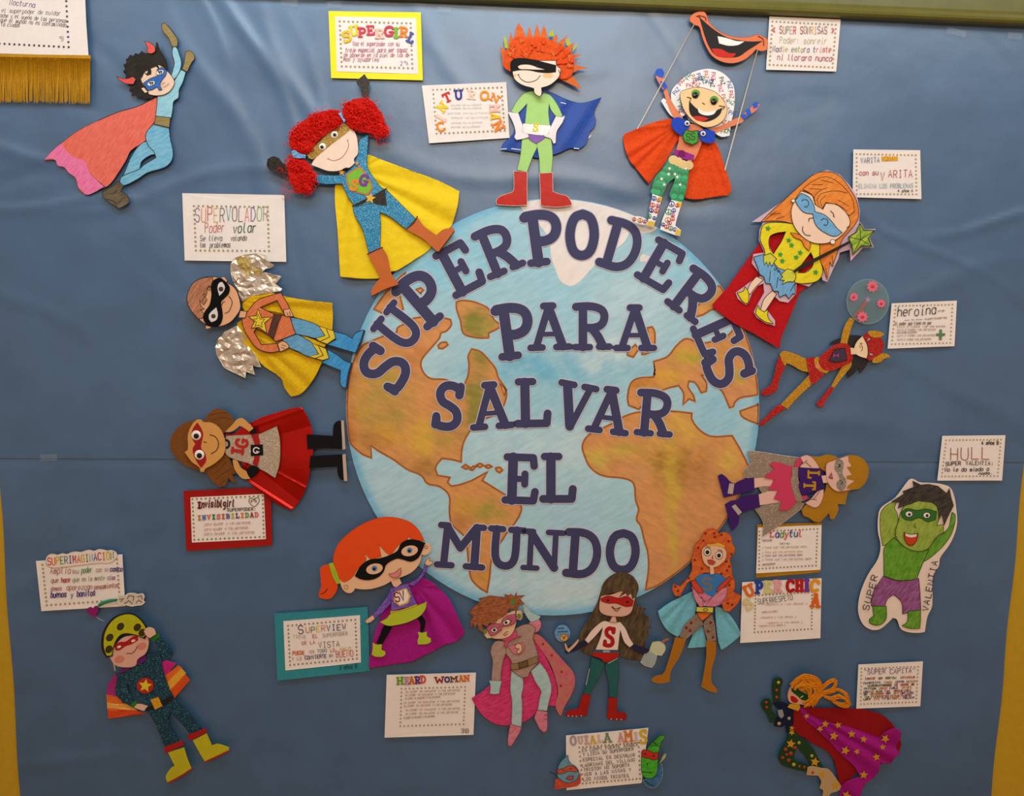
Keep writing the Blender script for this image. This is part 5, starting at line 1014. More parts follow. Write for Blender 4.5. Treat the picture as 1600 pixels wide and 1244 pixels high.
# ---- white card with a green child, arms up
f = Fig('paper_hero', 'white card cut-out of a cheering child in green top and purple shorts', 'paper figure', (1330, 740, 4.7846), 9.5, (1420, 870))
f.p('card', '430 50 460 40 510 65 600 70 680 80 740 105 770 170 785 260 792 370 770 460 730 540 665 630 655 690 610 770 605 990 570 1070 550 1185 500 1192 420 1185 370 1160 340 1090 310 1080 260 1130 210 1165 150 1168 90 1130 55 1050 55 960 80 860 130 750 200 640 220 540 200 430 205 300 230 250 330 180', paper('#ead6c6', .6, .03), 1)
G1 = crayon('#4c8a1c', '#79a838', 1.2, 45, 3); G2 = crayon('#7f9a34', '#a5b64e', 1.2, 45, 3); PU = crayon('#7e3f72', '#a5689a', .9, 45, 4); DK = crayon('#241e1b', '#544a42', .8, 70, 5)
f.p('arm', '340 210 310 215 255 245 220 300 218 430 235 540 265 530 330 480 335 420 350 370 345 300 325 260', G2, .4, edge=.9, ec='#3c4a1c'); f.p('arm', '755 290 778 310 770 390 740 470 680 550 590 630 540 660 520 600 590 540 640 480 690 445 730 400 745 330', G1, .4, edge=.9, ec='#2f4a14')
f.p('top', '320 480 400 540 500 580 580 570 540 660 515 720 490 790 400 800 330 795 245 765 245 640 250 550', G1, .4, edge=1.0, ec='#2c4412')
f.p('shorts', '240 768 330 800 420 802 505 785 515 900 520 1022 470 1030 385 1050 380 970 350 930 315 905 270 940 250 995 150 988 165 890', PU, .4, edge=1.0, ec='#4a2242')
f.p('boot', '160 992 262 992 262 1080 235 1120 190 1135 140 1120 138 1090 170 1065', G1, .4, edge=1.0, ec='#2f4a14'); f.p('boot', '425 1030 518 1022 518 1100 512 1158 440 1158 380 1138 420 1110', G1, .4, edge=1.0, ec='#2f4a14')
f.p('face', '380 270 420 225 500 200 600 215 650 260 660 320 640 390 690 380 690 440 640 470 600 530 560 570 490 580 420 560 360 510 330 450 350 370', G2, .4, edge=1.0, ec='#4a5426')
f.p('hair', '460 55 520 85 580 80 650 95 715 150 735 110 745 170 765 240 740 290 720 330 695 390 680 300 655 350 650 280 640 240 600 215 500 205 450 225 400 240 350 260 365 215 300 210 400 150 385 135 470 100', DK, .4, False, edge=.7)
f.p('mask', '372 290 420 262 490 275 560 265 640 285 630 345 570 360 510 330 450 350 390 335', paper('#2f6a2a'), .4, edge=.8, ec='#1c3014')
for x, y in ((432, 303), (565, 312)): f.p('eye', f.ell(x, y, 27, 22), paper('#e9ddcc'), .3, up=.2, edge=.8); f.dot('pupil', x + 3, y + 3, 11, INK())
f.p('mouth', '395 440 440 455 500 450 490 500 460 535 425 530 402 495', paper('#c23a18'), .3, edge=1.0, ec='#4a1a10'); f.p('teeth', '405 446 440 456 492 452 485 472 445 478 410 468', paper('#e6d8c8'), .3, up=.2); f.ink('480 375 472 398 486 402', 1, '#4a5426')
for t_, x0, y0, x1, y1, h, cols in (('SUPER', 130, 1025, 205, 750, 44, '#3a3432'), ('VALENTIA', 575, 1030, 650, 640, 44, '#3a3432')): f.text(t_, x0, y0, x1, y1, h, cols, 1.3, .62)
f.done()

# ---- doll with orange wool hair and starry magenta cape, lower right
f = Fig('paper_hero', 'felt doll with orange wool hair, green starry suit and starred magenta and red cape', 'paper figure', (1180, 1040, 6.098), 10, (1290, 1140))
f.p('cape_back', '370 400 430 395 600 405 900 410 1080 430 1220 480 1310 560 1350 640 1390 760 1300 900 1000 1000 860 1130 815 1180 780 1020 740 880 660 800 560 750 470 690 380 640 360 540', fabric('#8e0f12', .9), 1.5, fn=lambda x, y: 2 + 1.2 * math.sin(x / 9), grid=5)
MG = fabric('#9c1078', .8)
f.d += 2
f.cloth('cape', '420 400 470 420 560 490 700 540 860 580 1000 620 1180 690 1230 640 1340 600 1395 640 1380 710 1345 780 1380 840 1330 880 1290 930 1190 930 1180 1000 1120 1080 1040 1140 1000 1260 800 1260 840 1130 1000 1060 940 960 830 860 700 720 560 590 460 500', MG, (300, 340), 30, 7, 3, 2.0, seed=4, noise_amp=.6)
f.d += 9
ST = fabric('#c98e22', .6)
for x, y, r, a in ((750, 675, 44, 10), (860, 812, 44, 20), (1035, 1045, 40, 5), (1155, 875, 38, 60), (1240, 700, 42, 30), (870, 1240, 44, 20), (920, 655, 38, 70), (1035, 705, 34, 80), (790, 570, 34, 60), (668, 560, 36, 80), (970, 822, 30, 50), (620, 605, 30, 40), (490, 485, 26, 50), (1215, 780, 30, 70)): f.p('star', f.star(x, y, r, a, .5), ST, 1.5, up=.02)
f.d = 12
GS2 = fabric('#1f3d1c', .9); NV2 = fabric('#141a34', .9); CREAM = fabric('#b99a6c', .85)
f.p('arm', '170 150 200 118 245 120 265 150 245 210 240 320 230 360 180 360 170 280', GS2, 2); f.p('arm', '55 365 90 322 140 318 160 360 160 420 210 500 200 540 140 545 120 470 75 420', GS2, 2)
f.p('torso', '165 360 230 345 310 370 360 440 365 540 340 640 300 640 300 560 250 585 180 575 200 500 250 480 260 420 210 400', NV2, 2)
f.p('leg', '320 600 400 640 430 700 400 780 370 860 380 910 520 950 510 1020 380 990 250 940 225 870 270 760 310 690', GS2, 2); f.p('leg', '410 690 480 720 550 790 600 880 650 970 600 975 530 940 480 860 420 790', GS2, 2)
f.p('boot', '500 970 560 960 640 980 700 990 760 1060 820 1150 800 1190 720 1220 690 1260 640 1260 650 1190 615 1170 630 1110 600 1050 490 1045', CREAM, 2)
for x, y, r, c in ((222, 163, 16, '#c0a24a'), (205, 237, 15, '#a83a24'), (205, 305, 15, '#a83a24'), (105, 352, 14, '#a83a24'), (110, 400, 14, '#a83a24'), (323, 505, 16, '#b09a6a'), (228, 555, 18, '#b09a6a'), (418, 738, 16, '#b09a44'), (540, 862, 16, '#b09a44'), (368, 945, 18, '#b8a038'), (290, 800, 18, '#a83a24'), (340, 840, 20, '#a83a24'), (320, 905, 18, '#a83a24'), (262, 880, 16, '#a83a24'), (422, 962, 14, '#a83a24'), (468, 970, 14, '#a83a24'), (380, 785, 16, '#a83a24'), (548, 1020, 14, '#a84a24'), (300, 850, 14, '#a83a24')): f.dot('sequin', x, y, r, paper(c), 1.5)
for x, y, r, a in ((340, 748, 46, 10), (570, 920, 48, 10), (640, 1040, 40, 20), (765, 1145, 44, 5), (350, 640, 30, 40), (350, 598, 24, 10)): f.p('star', f.star(x, y, r, a, .5), ST, 1.5, up=.05)
f.d += 2
f.p('bow', '310 400 340 370 420 370 428 400 410 435 360 418', fabric('#c99426', .6), 2); f.p('brooch', '215 430 260 420 275 480 250 505 225 480', paper('#8d8d90', .4), 1.2)
f.p('head', '310 300 320 240 350 200 420 190 520 260 510 340 470 380 430 370 380 365 330 350', paper('#d8a07c', .6), 2); f.p('mask', '350 205 380 200 450 250 515 290 495 330 450 330 400 290 345 240', fabric('#1c4a1c'), 1.5); f.ink(['370 225 385 235', '435 305 455 290'], 1.6, '#c8bca0')
f.p('lips', '340 290 370 295 410 330 400 355 360 352 340 325', paper('#a80f10'), .6)
YARN = fabric('#d57f0f', .75); paths = []; rr = random.Random(11)
def yarn(s, n, spread, top=6):
    for i in range(n):
        ox, oy = rr.uniform(-spread, spread), rr.uniform(-spread, spread)
        q = smooth(Z(f.f, ' '.join('%f' % (v + (ox if k % 2 == 0 else oy) * (.4 + .9 * rr.random())) for k, v in enumerate(float(a) for a in s.split()))), False, 6, 170)
        paths.append(([(x, y, f.d + 2.5 + top * math.sin(math.pi * j / len(q)) + rr.uniform(0, 2)) for j, (x, y) in enumerate(q)], 1.35))
yarn('350 200 420 120 500 105 590 150 620 240 580 330 500 370', 9, 22); yarn('400 190 470 140 550 180 580 260 530 340 470 375', 8, 22); yarn('380 210 460 190 520 220 530 290 560 380', 7, 22); yarn('440 240 520 200 600 180 620 240', 5, 20)
yarn('610 240 660 190 710 150 760 150 750 210 690 250 630 260', 9, 16); yarn('620 260 700 250 780 230 850 260 880 330 890 370', 7, 18); yarn('630 280 720 320 790 290 850 320 880 370 800 370 720 330', 7, 18); yarn('560 380 590 320 640 270', 5, 14)
tag(tubes('wool_hair', paths, YARN, f.o, 5), kind='stuff')
f.d += 9
for x, y in ((492, 118), (505, 240), (803, 287), (478, 190)): f.p('flower', f.ell(x, y, 22, 18, 0, 8), fabric('#5f9a34'), 1.5, up=.05)
f.done()
# ------------------------------------------------------------------ written notes
NOTE = paper('#efe4dc', .6, .03)
DOT = '#a39263'
def border(f, tl, tr, br, bl, nx=17, ny=11, c=DOT, r=.23, name='dotted_border'):
    pts = []
    def row(a, b, n):
        for i in range(n): pts.append((a[0] + (b[0] - a[0]) * i / n, a[1] + (b[1] - a[1]) * i / n))
    row(tl, tr, nx - 1); row(tr, br, ny - 1); row(br, bl, nx - 1); row(bl, tl, ny - 1)
    P = Z(f.f, pts); stepz = math.dist(P[0], P[1]); verts, F = [], []; rr = stepz * r * 1.25
    for x, y in P:
        b = len(verts); q = star(x, y, rr, .2, .6); verts += [W(u, v, f.d + .22) for u, v in q] + [W(x, y, f.d + .22)]
        F += [(b + k, b + (k + 1) % 10, b + 10) for k in range(10)]
    return tag(finish(name, verts, F, paper(c, .7, .05), f.o), kind='stuff')
def note(label, fr, corners, bord=None, d=9.0, backing=None, bm=None, nx=17, ny=11, dots=DOT, m=None, seed=0):
    q = nums(corners); c = Z(fr, [(sum(p[0] for p in q) / 4, sum(p[1] for p in q) / 4)])[0]
    f = Fig('note_card', label, 'note', fr, d, c, 'written notes among the heroes')
    curl = lambda x, y: 1.0 * abs(mnoise.noise((x / 60 + seed, y / 50, 3))) + .8 * max(0, math.hypot(x - c[0], y - c[1]) / 60 - .7)
    if backing: f.p('backing_card', backing, bm, .6, False, grid=10, fn=curl); f.d += .2
    f.p('sheet', corners, m or NOTE, .4, False, grid=10, fn=curl)
    f.curl = curl; f.d += 1.5
    if bord:
        b = nums(bord); border(f, b[0], b[1], b[2], b[3], nx, ny, dots)
    return f
def write(f, rows, wd=.9):
    for r in rows:
        t, x0, y0, x1, y1, h, c = r[:7]
        f.text(t, x0, y0, x1, y1, h, c, (r[7] if len(r) > 7 else wd) * .8, .66)
RB = ['#7a4a8a', '#d8762e', '#c8402e', '#d8b52e', '#5a5a4a', '#3a9aa6', '#6a3a5a', '#6a4a4a', '#e07a7a', '#4a3a8a', '#6ab04a', '#a08a7a']

f = note('white note titled SUPERVOLADOR with Poder volar written beneath', (280, 295, 9.412), '45 65 1545 92 1575 1075 80 1055', '215 252 1300 265 1320 912 245 905', seed=1)
write(f, [('SUPERVOLADOR', 235, 485, 1330, 468, 200, RB, 1.2), ('Poder', 380, 640, 680, 635, 140, '#c05a5a', 1.1), ('volar', 790, 650, 1150, 640, 140, '#2f5a34', 1.6), ('Se lleva', 310, 765, 640, 760, 80, '#2e2622', .9), ('volando', 755, 765, 1000, 755, 76, '#2e2622', .9), ('los', 305, 860, 390, 858, 70, '#2e2622', .9), ('problemas', 450, 862, 760, 855, 76, '#2e2622', .9)]); f.done('lettering')

f = note('note on bright yellow card with an arc of coloured foam letters', (505, 10, 9.697), '180 150 1405 180 1440 1025 205 985', '250 225 1325 255 1350 935 280 905', backing='80 70 1480 90 1510 1120 120 1085', bm=paper('#f4e318', .5, .03), seed=2)
write(f, [('Usa el superpoder con su', 450, 590, 1160, 600, 66, '#b8567e', .8), ('traje especial para ser capaz', 335, 690, 1280, 690, 66, '#b0486e', .9), ('de ponerse en la piel de los de', 310, 765, 1310, 765, 62, '#b0486e', .8), ('mas y ayudarles', 305, 825, 850, 832, 62, '#b0486e', .8), ('2ªA', 1170, 890, 1300, 888, 60, '#9a5a9a', .8)])
f.slabtext('SUPERGIRL', [(350, 455, 140, 165, -22), (465, 365, 140, 160, -10), (580, 390, 130, 150, 0), (715, 360, 130, 150, -4), (850, 410, 140, 150, 0), (995, 375, 160, 165, 2), (1103, 400, 80, 160, 0), (1215, 385, 140, 160, 4), (1330, 475, 110, 160, 24)],
           [paper(c) for c in ('#eebd12', '#f0cf1c', '#cf3f4e', '#cf3f4e', '#f2bfa8', '#cf3f4e', '#7fb52a', '#e6801c', '#46579f')], 1.6, 1.15); f.done('lettering')

f = note('white note framed by foam letters spelling CINTURONMAN, left of the blue cape', (655, 125, 10.667), '45 92 1450 35 1480 520 1500 900 1510 965 165 1055', '230 165 1370 122 1425 840 290 895', 9, seed=3)
for y, x0, x1 in ((420, 530, 1040), (475, 540, 1040), (555, 480, 1150), (630, 530, 1150), (715, 530, 1060), (785, 530, 1020)): f.text('entrenar con su cinturon', x0, y + 14, x1, y, 34, '#d8d3ce', .5, .8)
f.slabtext('CINTURONMAN', [(360, 780, 150, 170, -20), (365, 635, 70, 180, -60), (385, 450, 150, 170, -50), (465, 290, 140, 160, -24), (655, 245, 150, 170, -4), (870, 240, 140, 160, 6), (1088, 258, 160, 165, 6), (1262, 300, 170, 130, 28), (1260, 470, 130, 180, 88), (1275, 610, 110, 170, 95), (1315, 765, 170, 190, 62)],
           [paper(c) for c in ('#ea8a16', '#f0c9b8', '#efcb16', '#cc2e2c', '#35348a', '#f2cdba', '#ef9416', '#ee8c18', '#f0bfae', '#eec416', '#ec8216')], 1.4, 1.1); f.done('lettering')

f = note('white note beside the big cut-out mouth, titled SUPER SONRISAS', (1190, 20, 12.308), '150 70 1520 130 1435 1130 85 1095', '210 165 1430 228 1365 1050 155 995', 9, seed=4)
write(f, [('« SUPER SONRISAS »', 215, 395, 1410, 405, 140, ['#d05048', '#d05048', '#b05048', '#b0a070', '#8a8a7a', '#c8a89a', '#c83a34', '#8a6a4a', '#b05048', '#a08a5a', '#5a5a5a', '#e0b850', '#e0a080', '#7a7a7a', '#a04a3a', '#8a6a5a', '#d05048', '#d05048'], 1.2), ('Poder: sonreir', 350, 575, 1270, 600, 120, '#bdb48e', .9), ('Nadie estara triste', 215, 745, 1350, 760, 105, ['#7a4a7a', '#7a4a7a', '#9a8a9a', '#c8b850', '#c8b850', '#8a9a7a', '#8a9a7a', '#8aa87a', '#9aa86a', '#c8b850', '#7a7a9a', '#7a7a9a', '#7a4a9a', '#7a4a9a', '#d07a6a', '#d07a6a', '#d05a4a', '#d05a4a', '#d05a4a'], 1.1), ('ni llorara nunca', 300, 905, 1370, 925, 110, '#a84a6a', 1.1)]); f.done('lettering')

f = note('note over the wand girl with VARITA in blue and con su VARITA in red', (1320, 225, 12.308), '165 105 1450 120 1475 1060 150 1025', '228 190 1365 215 1380 965 232 960', 9, seed=5)
f.p('highlight', '710 235 1020 240 1025 325 715 325', paper('#f0b93a'), .1, False, up=.1)
write(f, [('VARITA', 310, 365, 690, 345, 95, '#6a7a9a', 1.0), ('WOMAN', 715, 318, 1020, 310, 70, '#c8861a', 1.2), ('con su', 280, 600, 660, 590, 95, '#b04a4a', 1.1), ('V', 690, 700, 790, 700, 160, '#b05a5a', 1.2), ('ARITA', 840, 645, 1330, 640, 140, '#b85a5a', 1.2), ('ELIMINA LOS PROBLEMAS', 270, 850, 1330, 840, 80, '#8ab0b8', .9), ('4 años A', 1020, 925, 1320, 922, 50, '#4a3a34', .9)]); f.done('lettering')

f = note('cream note with cursive heroina title and a small green cross', (1380, 460, 13.333), '175 188 1535 130 1485 1080 90 1132', '260 240 1445 210 1400 1010 180 1035', 9, seed=6)
f.p('cross', '1175 735 1220 735 1220 815 1290 815 1285 855 1220 860 1215 945 1170 945 1175 860 1100 855 1105 820 1175 815', paper('#5a8a62'), .2, False, edge=.5, ec='#5a5a3a')
write(f, [('heroina', 300, 455, 1130, 410, 190, ['#3a3024', '#3a3024', '#9a4a24', '#3a3024', '#3a3024', '#3a3024', '#3a3024'], 1.5), ('--- -- ----', 450, 560, 830, 540, 60, '#5a4a3a', 1.4), ('El poder que tiene es que', 250, 640, 1010, 620, 66, '#6a5a50', .8)])
for y, x1 in ((680, 1300), (745, 1100), (800, 700), (865, 1080), (945, 1000)): f.text('cura a todas las personas', 290, y + 10, x1, y - 4, 40, '#b59f92', .5, .8)
f.text('de 4 años', 1150, 360, 1280, 350, 40, '#b59f92', .5); f.text('superpoderes', 870, 525, 1340, 495, 40, '#b59f92', .6); f.done('lettering')

f = note('note at the right edge with four large red capitals and SUPER VALENTIA beneath', (1460, 670, 13.333), '165 148 1480 135 1410 1080 60 1082', '245 238 1390 225 1320 985 155 992', 9, seed=7)
write(f, [('HULL', 340, 650, 1210, 640, 250, '#9a4a44', 1.4), ('4 años B', 985, 330, 1350, 325, 70, '#3a2a24', 1.3), ('SUPER', 240, 770, 570, 755, 75, '#4a3630', 1.3), ('VALENTIA:', 655, 755, 1250, 755, 80, '#4a3630', 1.1), ('No le da miedo a', 220, 890, 1150, 880, 80, '#3e2e28', 1.2), ('nada.', 930, 955, 1230, 945, 50, '#3e2e28', 1.2)]); f.done('lettering')

GF = gloss('#c08a12', .28, .45, .3, 18)
f = note('note on gold foil card with coloured Ladytul title, under the silver cape', (1150, 810, 6.22), '215 90 832 65 822 500 195 535', '228 128 792 103 778 458 225 490', 9, backing='205 60 832 42 820 525 195 578', bm=GF, seed=8, dots='#8d7a48')
f.slabtext('L', [(348, 160, 46, 52, 0)], paper('#d0525a'), .4, 1.0)
write(f, [('adytul', 385, 182, 655, 178, 62, ['#4a44a0', '#6aa04a', '#c8404a', '#4a4a9a', '#3a6a8a', '#d0606a'], 2.2), ('Superpoder', 255, 222, 360, 220, 20, '#9a8488', .6), ('Vuela muy', 425, 252, 525, 250, 18, '#a09088', .6)])
for y, x1, c in ((285, 690, '#c8aaa0'), (330, 650, '#d8b890'), (365, 650, '#a88898'), (402, 740, '#c8aaa0'), (450, 380, '#c8aaa0')): f.text('y hace que las personas sean', 255, y + 6, x1, y - 4, 18, c, .55, .8)
f.done('lettering')

f = note('large note with foam letters spelling SUPER CHICA at its top', (1150, 810, 6.22), '60 622 832 582 820 1165 40 1212', '190 750 740 715 735 1075 180 1108', 9, seed=9, ny=12, dots='#8d7a48')
write(f, [('SUPERRESPETO', 215, 838, 560, 790, 52, '#3a302c', .8)])
for y, x0, x1 in ((840, 270, 700), (915, 250, 410), (968, 240, 590), (1020, 300, 650), (1050, 220, 480)): f.text('respeta a los demas y', x0, y + 4, x1, y - 6, 18, '#cfae9f', .5, .8)
f.slabtext('SUPERCHICA', [(118, 832, 95, 105, -35), (128, 705, 105, 120, -24), (222, 672, 75, 125, 2), (312, 668, 80, 120, 0), (405, 660, 85, 120, 0), (530, 658, 85, 125, 0), (618, 655, 80, 120, 0), (690, 652, 50, 115, 0), (768, 655, 95, 125, 10), (775, 800, 90, 135, 4)],
           [paper(c) for c in ('#d9ca90', '#dd6a16', '#23409c', '#cdc680', '#e0a0a2', '#b01018', '#b8141c', '#6d3a96', '#e09a18', '#dd6414')], 1.8, 1.25); f.done('lettering')

f = note('small note with tightly packed coloured lines titled SUPER CAPITA', (1330, 1025, 13.333), '150 180 1495 115 1440 1050 105 1100', '215 262 1395 225 1355 960 200 1005', 9, seed=10)
write(f, [('"SUPER CAPITA"', 270, 380, 1360, 350, 95, ['#6a5a6a', '#7a5a7a', '#8a6a9a', '#7a4a7a'], 1.1)])
CL = ['#a8503a', '#9a8a4a', '#4a4a6a', '#8a3a2a', '#5a4a3a', '#c08a2a', '#4a5a3a', '#a83a3a', '#6a3a6a', '#c0702a']; rr = random.Random(5); k = 0
for y, spans in ((490, ((290, 520), (570, 650), (720, 940), (1020, 1330))), (580, ((260, 610), (690, 850), (930, 1100), (1150, 1370))), (640, ((350, 860), (900, 980), (1030, 1200), (1260, 1310))), (700, ((270, 520), (590, 750), (790, 990), (1060, 1280))), (765, ((260, 370), (390, 480), (520, 650), (700, 830), (890, 1080), (1110, 1260))), (815, ((260, 330), (400, 680), (720, 820), (890, 990), (1030, 1300))), (870, ((280, 380), (420, 600), (620, 790), (820, 1010), (1040, 1250))), (920, ((260, 430), (470, 600), (650, 800), (820, 1030), (1080, 1340)))):
    for a, b in spans:
        f.text(''.join(rr.choice('aenomsuril') for _ in range(max(3, int((b - a) / 38)))), a, y + 8 - (a - 200) * .035, b, y + 8 - (b - 200) * .035, 52, CL[k % 10], .85, .85); k += 3
f.done('lettering')

f = note('note with multicoloured HEARD WOMAN letters, below the magenta cape', (595, 1040, 10.323), '95 152 1535 115 1495 1118 60 1165', '335 375 1360 345 1335 945 315 978', 9, seed=11)
f.slabtext('HEARDWOMAN', [(310, 248, 120, 125, -3), (420, 248, 90, 125, -3), (498, 240, 100, 125, -3), (590, 235, 95, 125, -3), (680, 225, 95, 125, -3), (945, 235, 160, 105, -4), (1070, 228, 90, 95, -4), (1180, 222, 130, 95, -4), (1295, 210, 90, 105, -4), (1385, 208, 100, 105, -4)],
           [paper(c) for c in ('#6f9a1e', '#b88a9a', '#cc6a20', '#5f2c74', '#cf4a44', '#98141c', '#2c2c6e', '#6e3414', '#cf7418', '#d8640e')], .5, 1.25)
write(f, [('3B', 1300, 1090, 1440, 1080, 62, '#6a5244', 1.1)])
for y, x0, x1 in ((430, 400, 1280), (485, 390, 1200), (540, 390, 960), (605, 370, 1270), (660, 370, 1150), (725, 400, 1280), (785, 400, 1250), (850, 370, 870)): f.text('su poder es escuchar a las personas', x0, y + 8, x1, y - 22, 34, '#bfa08c', .5, .8)
f.done('lettering')

f = note('note on teal card titled SUPERVIEW, left of the big-headed girl', (425, 940, 9.569), '170 295 1315 205 1330 912 200 1032', '240 362 1245 272 1270 855 270 950', 9, backing='35 180 1430 80 1465 1040 80 1185', bm=paper('#2f8a95', .6, .05), seed=12, dots='#8f7e68')
write(f, [('S', 400, 482, 500, 472, 120, '#5a2c5e', 1.6), ('UPERVIEW', 510, 470, 1130, 415, 84, ['#c87a3a', '#4a8a4a', '#d8c02a', '#d88a7a', '#4a3a6a', '#4a3a6a', '#4a3a6a', '#4a3a6a'], 1.4), ('TIENE', 310, 545, 520, 555, 44, '#a8a890', .8), ('EL', 610, 545, 695, 540, 52, '#c0503a', 1.1), ('SUPERPODER', 760, 535, 1140, 500, 52, '#a89a88', .9), ('DE LA', 450, 648, 655, 628, 46, '#b85a48', 1.0), ('VISTA', 700, 695, 1030, 670, 84, '#6a5a58', 1.1), ('PUEDE', 310, 800, 495, 790, 52, '#d0642a', 1.4), ('VER', 550, 778, 640, 772, 42, '#c88a78', .8), ('TODO', 680, 762, 830, 752, 44, '#6a8a88', 1.0), ('LO', 875, 755, 950, 745, 44, '#c0503a', 1.0), ('MALO', 1020, 735, 1190, 720, 44, '#d0a83a', 1.0), ('Y LO', 300, 885, 450, 875, 44, '#a87a6a', .8), ('CONVIERTE', 495, 868, 825, 838, 52, '#4a2c6a', 1.2), ('EN', 860, 832, 920, 826, 36, '#5a6a4a', 1.0), ('BUENO', 960, 838, 1230, 815, 90, '#c05a44', 1.2), ('3 años B', 1010, 1018, 1280, 990, 60, '#1f3a40', 1.0)], 1.0); f.done('lettering')

f = note('note on red card titled INVISIBILIDAD with a small drawn heart', (280, 760, 10.667), '188 185 1410 128 1445 880 212 938', '220 212 1390 160 1410 842 250 890', 9, backing='68 78 1240 20 1530 20 1550 985 120 1078', bm=paper('#a00d0a', .5, .05), seed=13, nx=17, dots='#8f8148')
f.slabtext('I', [(335, 315, 80, 115, 0)], paper('#6e1014'), .2, 1.1)
write(f, [('nvisiblgirl', 375, 355, 935, 330, 115, '#5e1416', 2.4), ('SUPERPODER:', 800, 418, 1290, 400, 48, '#3a2420', 1.1)])
f.slabtext('INVISIBILIDAD', [(335 + i * 79.5, 525 - i * 4.4, 66, 84, -3) for i in range(13)], [paper(c) for c in ('#c8702a', '#2a6aa8', '#d0682a', '#2f7a4a', '#d05a64', '#b8602a', '#4a4a9a', '#b8b02a', '#4a2a5a', '#d8702a', '#5a8a3a', '#8a1c34', '#d05a6a')], .25, 1.15, name='letter')
f.ink('1245 345 1185 290 1160 235 1185 200 1220 200 1245 225 1275 195 1320 195 1335 235 1300 300', 1.0, '#5a3a34', True); f.text('4ªA', 1190, 270, 1300, 270, 46, '#7a5a50', .9)
for y, x1 in ((640, 1190), (725, 1150), (800, 1260)): f.text('para ayudar a las personas', 420, y + 12, x1, y - 22, 46, '#cfa596', .6, .8)
f.done('lettering')

f = note('note with scalloped SUPERIMAGINACION heading strip, at the lower left', (55, 850, 8.8889), '10 238 1210 145 1250 865 85 935', '100 290 1135 215 1175 780 160 852', 9, seed=14)
f.p('heading_strip', '150 200 190 150 260 138 310 150 380 130 440 140 500 115 560 105 640 110 700 90 760 82 820 95 880 72 940 75 1000 90 1060 85 1120 110 1140 160 1110 215 1060 255 1000 270 900 265 700 285 500 310 330 328 230 330 170 300 150 250', paper('#e9d9cc', .6, .03), .6, edge=.5, ec='#b49a88')
write(f, [('SUPERIMAGINACIÓN', 180, 298, 1110, 205, 98, ['#c84a34', '#d06a2a', '#d8a82a', '#6a9a5a', '#6a8a8a', '#4a5a9a', '#b83a3a', '#d0642a', '#c8a82a', '#7a9a5a', '#7aa0a8', '#5a5a9a', '#c03a4a', '#d0702a', '#d0b02a', '#5a8a5a'], 2.0), ('Amplia', 210, 415, 500, 410, 90, '#a8503a', 1.0), ('su', 515, 410, 610, 405, 70, '#8a6a6a', 1.0), ('poder', 640, 405, 800, 395, 80, '#4a8a4a', 1.1), ('con su', 845, 395, 1020, 380, 66, '#9a7a78', .8), ('casco', 1040, 385, 1220, 378, 66, '#3a2f7a', 1.5),
    ('que', 220, 540, 330, 535, 66, '#9a4a3a', 1.0), ('hace', 360, 532, 490, 528, 66, '#b03a34', 1.4), ('que', 520, 525, 620, 520, 62, '#6a8a5a', .9), ('en la mente a', 650, 520, 1030, 495, 62, '#8a8a6a', .9), ('los', 1035, 500, 1115, 495, 62, '#8a4a8a', 1.1), ('demas', 215, 655, 375, 645, 62, '#a86a7a', 1.0), ('aparezcan', 435, 640, 800, 630, 72, '#a85a4a', 1.0), ('pensamientos', 820, 635, 1160, 600, 66, '#a85a5a', 1.0), ('buenos', 215, 745, 440, 735, 80, '#3a2a7a', 1.6), ('y', 495, 735, 540, 730, 60, '#3a2a7a', 1.3), ('bonitos', 580, 735, 840, 715, 80, '#3a2a7a', 1.6)]); f.done('lettering')

# ---- note held by two drawn masked faces, lower middle
f = note('lowest note headed in faded colours, held by two masked drawn faces', (860, 1120, 8.0), '195 235 1225 140 1140 830 200 920', '360 385 1105 325 1120 775 405 835', 9, seed=15, ny=9, dots='#8f7430')
f.slabtext('QUVALAAMIS', [(290, 300, 80, 130, -5), (370, 290, 70, 100, -5), (455, 285, 80, 110, -5), (525, 285, 80, 110, -5), (610, 270, 70, 100, -5), (710, 265, 100, 120, -5), (870, 255, 80, 120, -5), (975, 245, 100, 150, -5), (1075, 245, 50, 120, -5), (1160, 250, 90, 180, -5)] if False else [], [NOTE])
for ch, (x, y, w_, h, r), c in (('O', (285, 300, 80, 130, -5), '#a99aa0'), ('U', (375, 292, 70, 100, -5), '#c0a0a0'), ('I', (450, 290, 70, 110, -5), '#c9a09a'), ('A', (530, 290, 90, 110, -5), '#c9ae3a'), ('L', (620, 275, 70, 100, -5), '#d0b4a0'), ('A', (712, 265, 110, 125, -5), '#6f8560'), ('A', (880, 258, 80, 120, -5), '#d09890'), ('M', (975, 245, 110, 150, -5), '#d07a3e'), ('I', (1070, 250, 50, 110, -5), '#c9b8a8'), ('S', (1160, 250, 100, 180, -5), '#cdaa34')):
    f.slabtext(ch, [(x, y, w_, h, r)], paper(c), .2, 1.0, name='heading_letter', up=.02)
write(f, [('ES COMPI FUERTE AMABLE', 400, 440, 1110, 362, 38, '#4a382c', .85), ('Y LISTA SU SUPERPODER', 410, 495, 1050, 418, 38, '#4a382c', .85), ('ESPECIAL ES DESTRUIR', 410, 558, 1065, 498, 38, '#4a382c', .85), ('LAGRIMAS DEL VILLANO', 400, 630, 1065, 556, 38, '#4a382c', .85), ('TRISTON NO SOPORTA', 420, 685, 1000, 620, 38, '#4a382c', .85), ('VER A LAS NIÑAS Y', 420, 745, 1020, 680, 38, '#4a382c', .85), ('LOS NIÑOS TRISTES', 415, 805, 990, 755, 38, '#4a382c', .85)]); f.done('lettering')
f = Fig('drawn_face', 'blue drop-shaped drawn face with orange-red mask and collar at the note', 'paper figure', (860, 1120, 8.0), 12.5, (886, 1208))
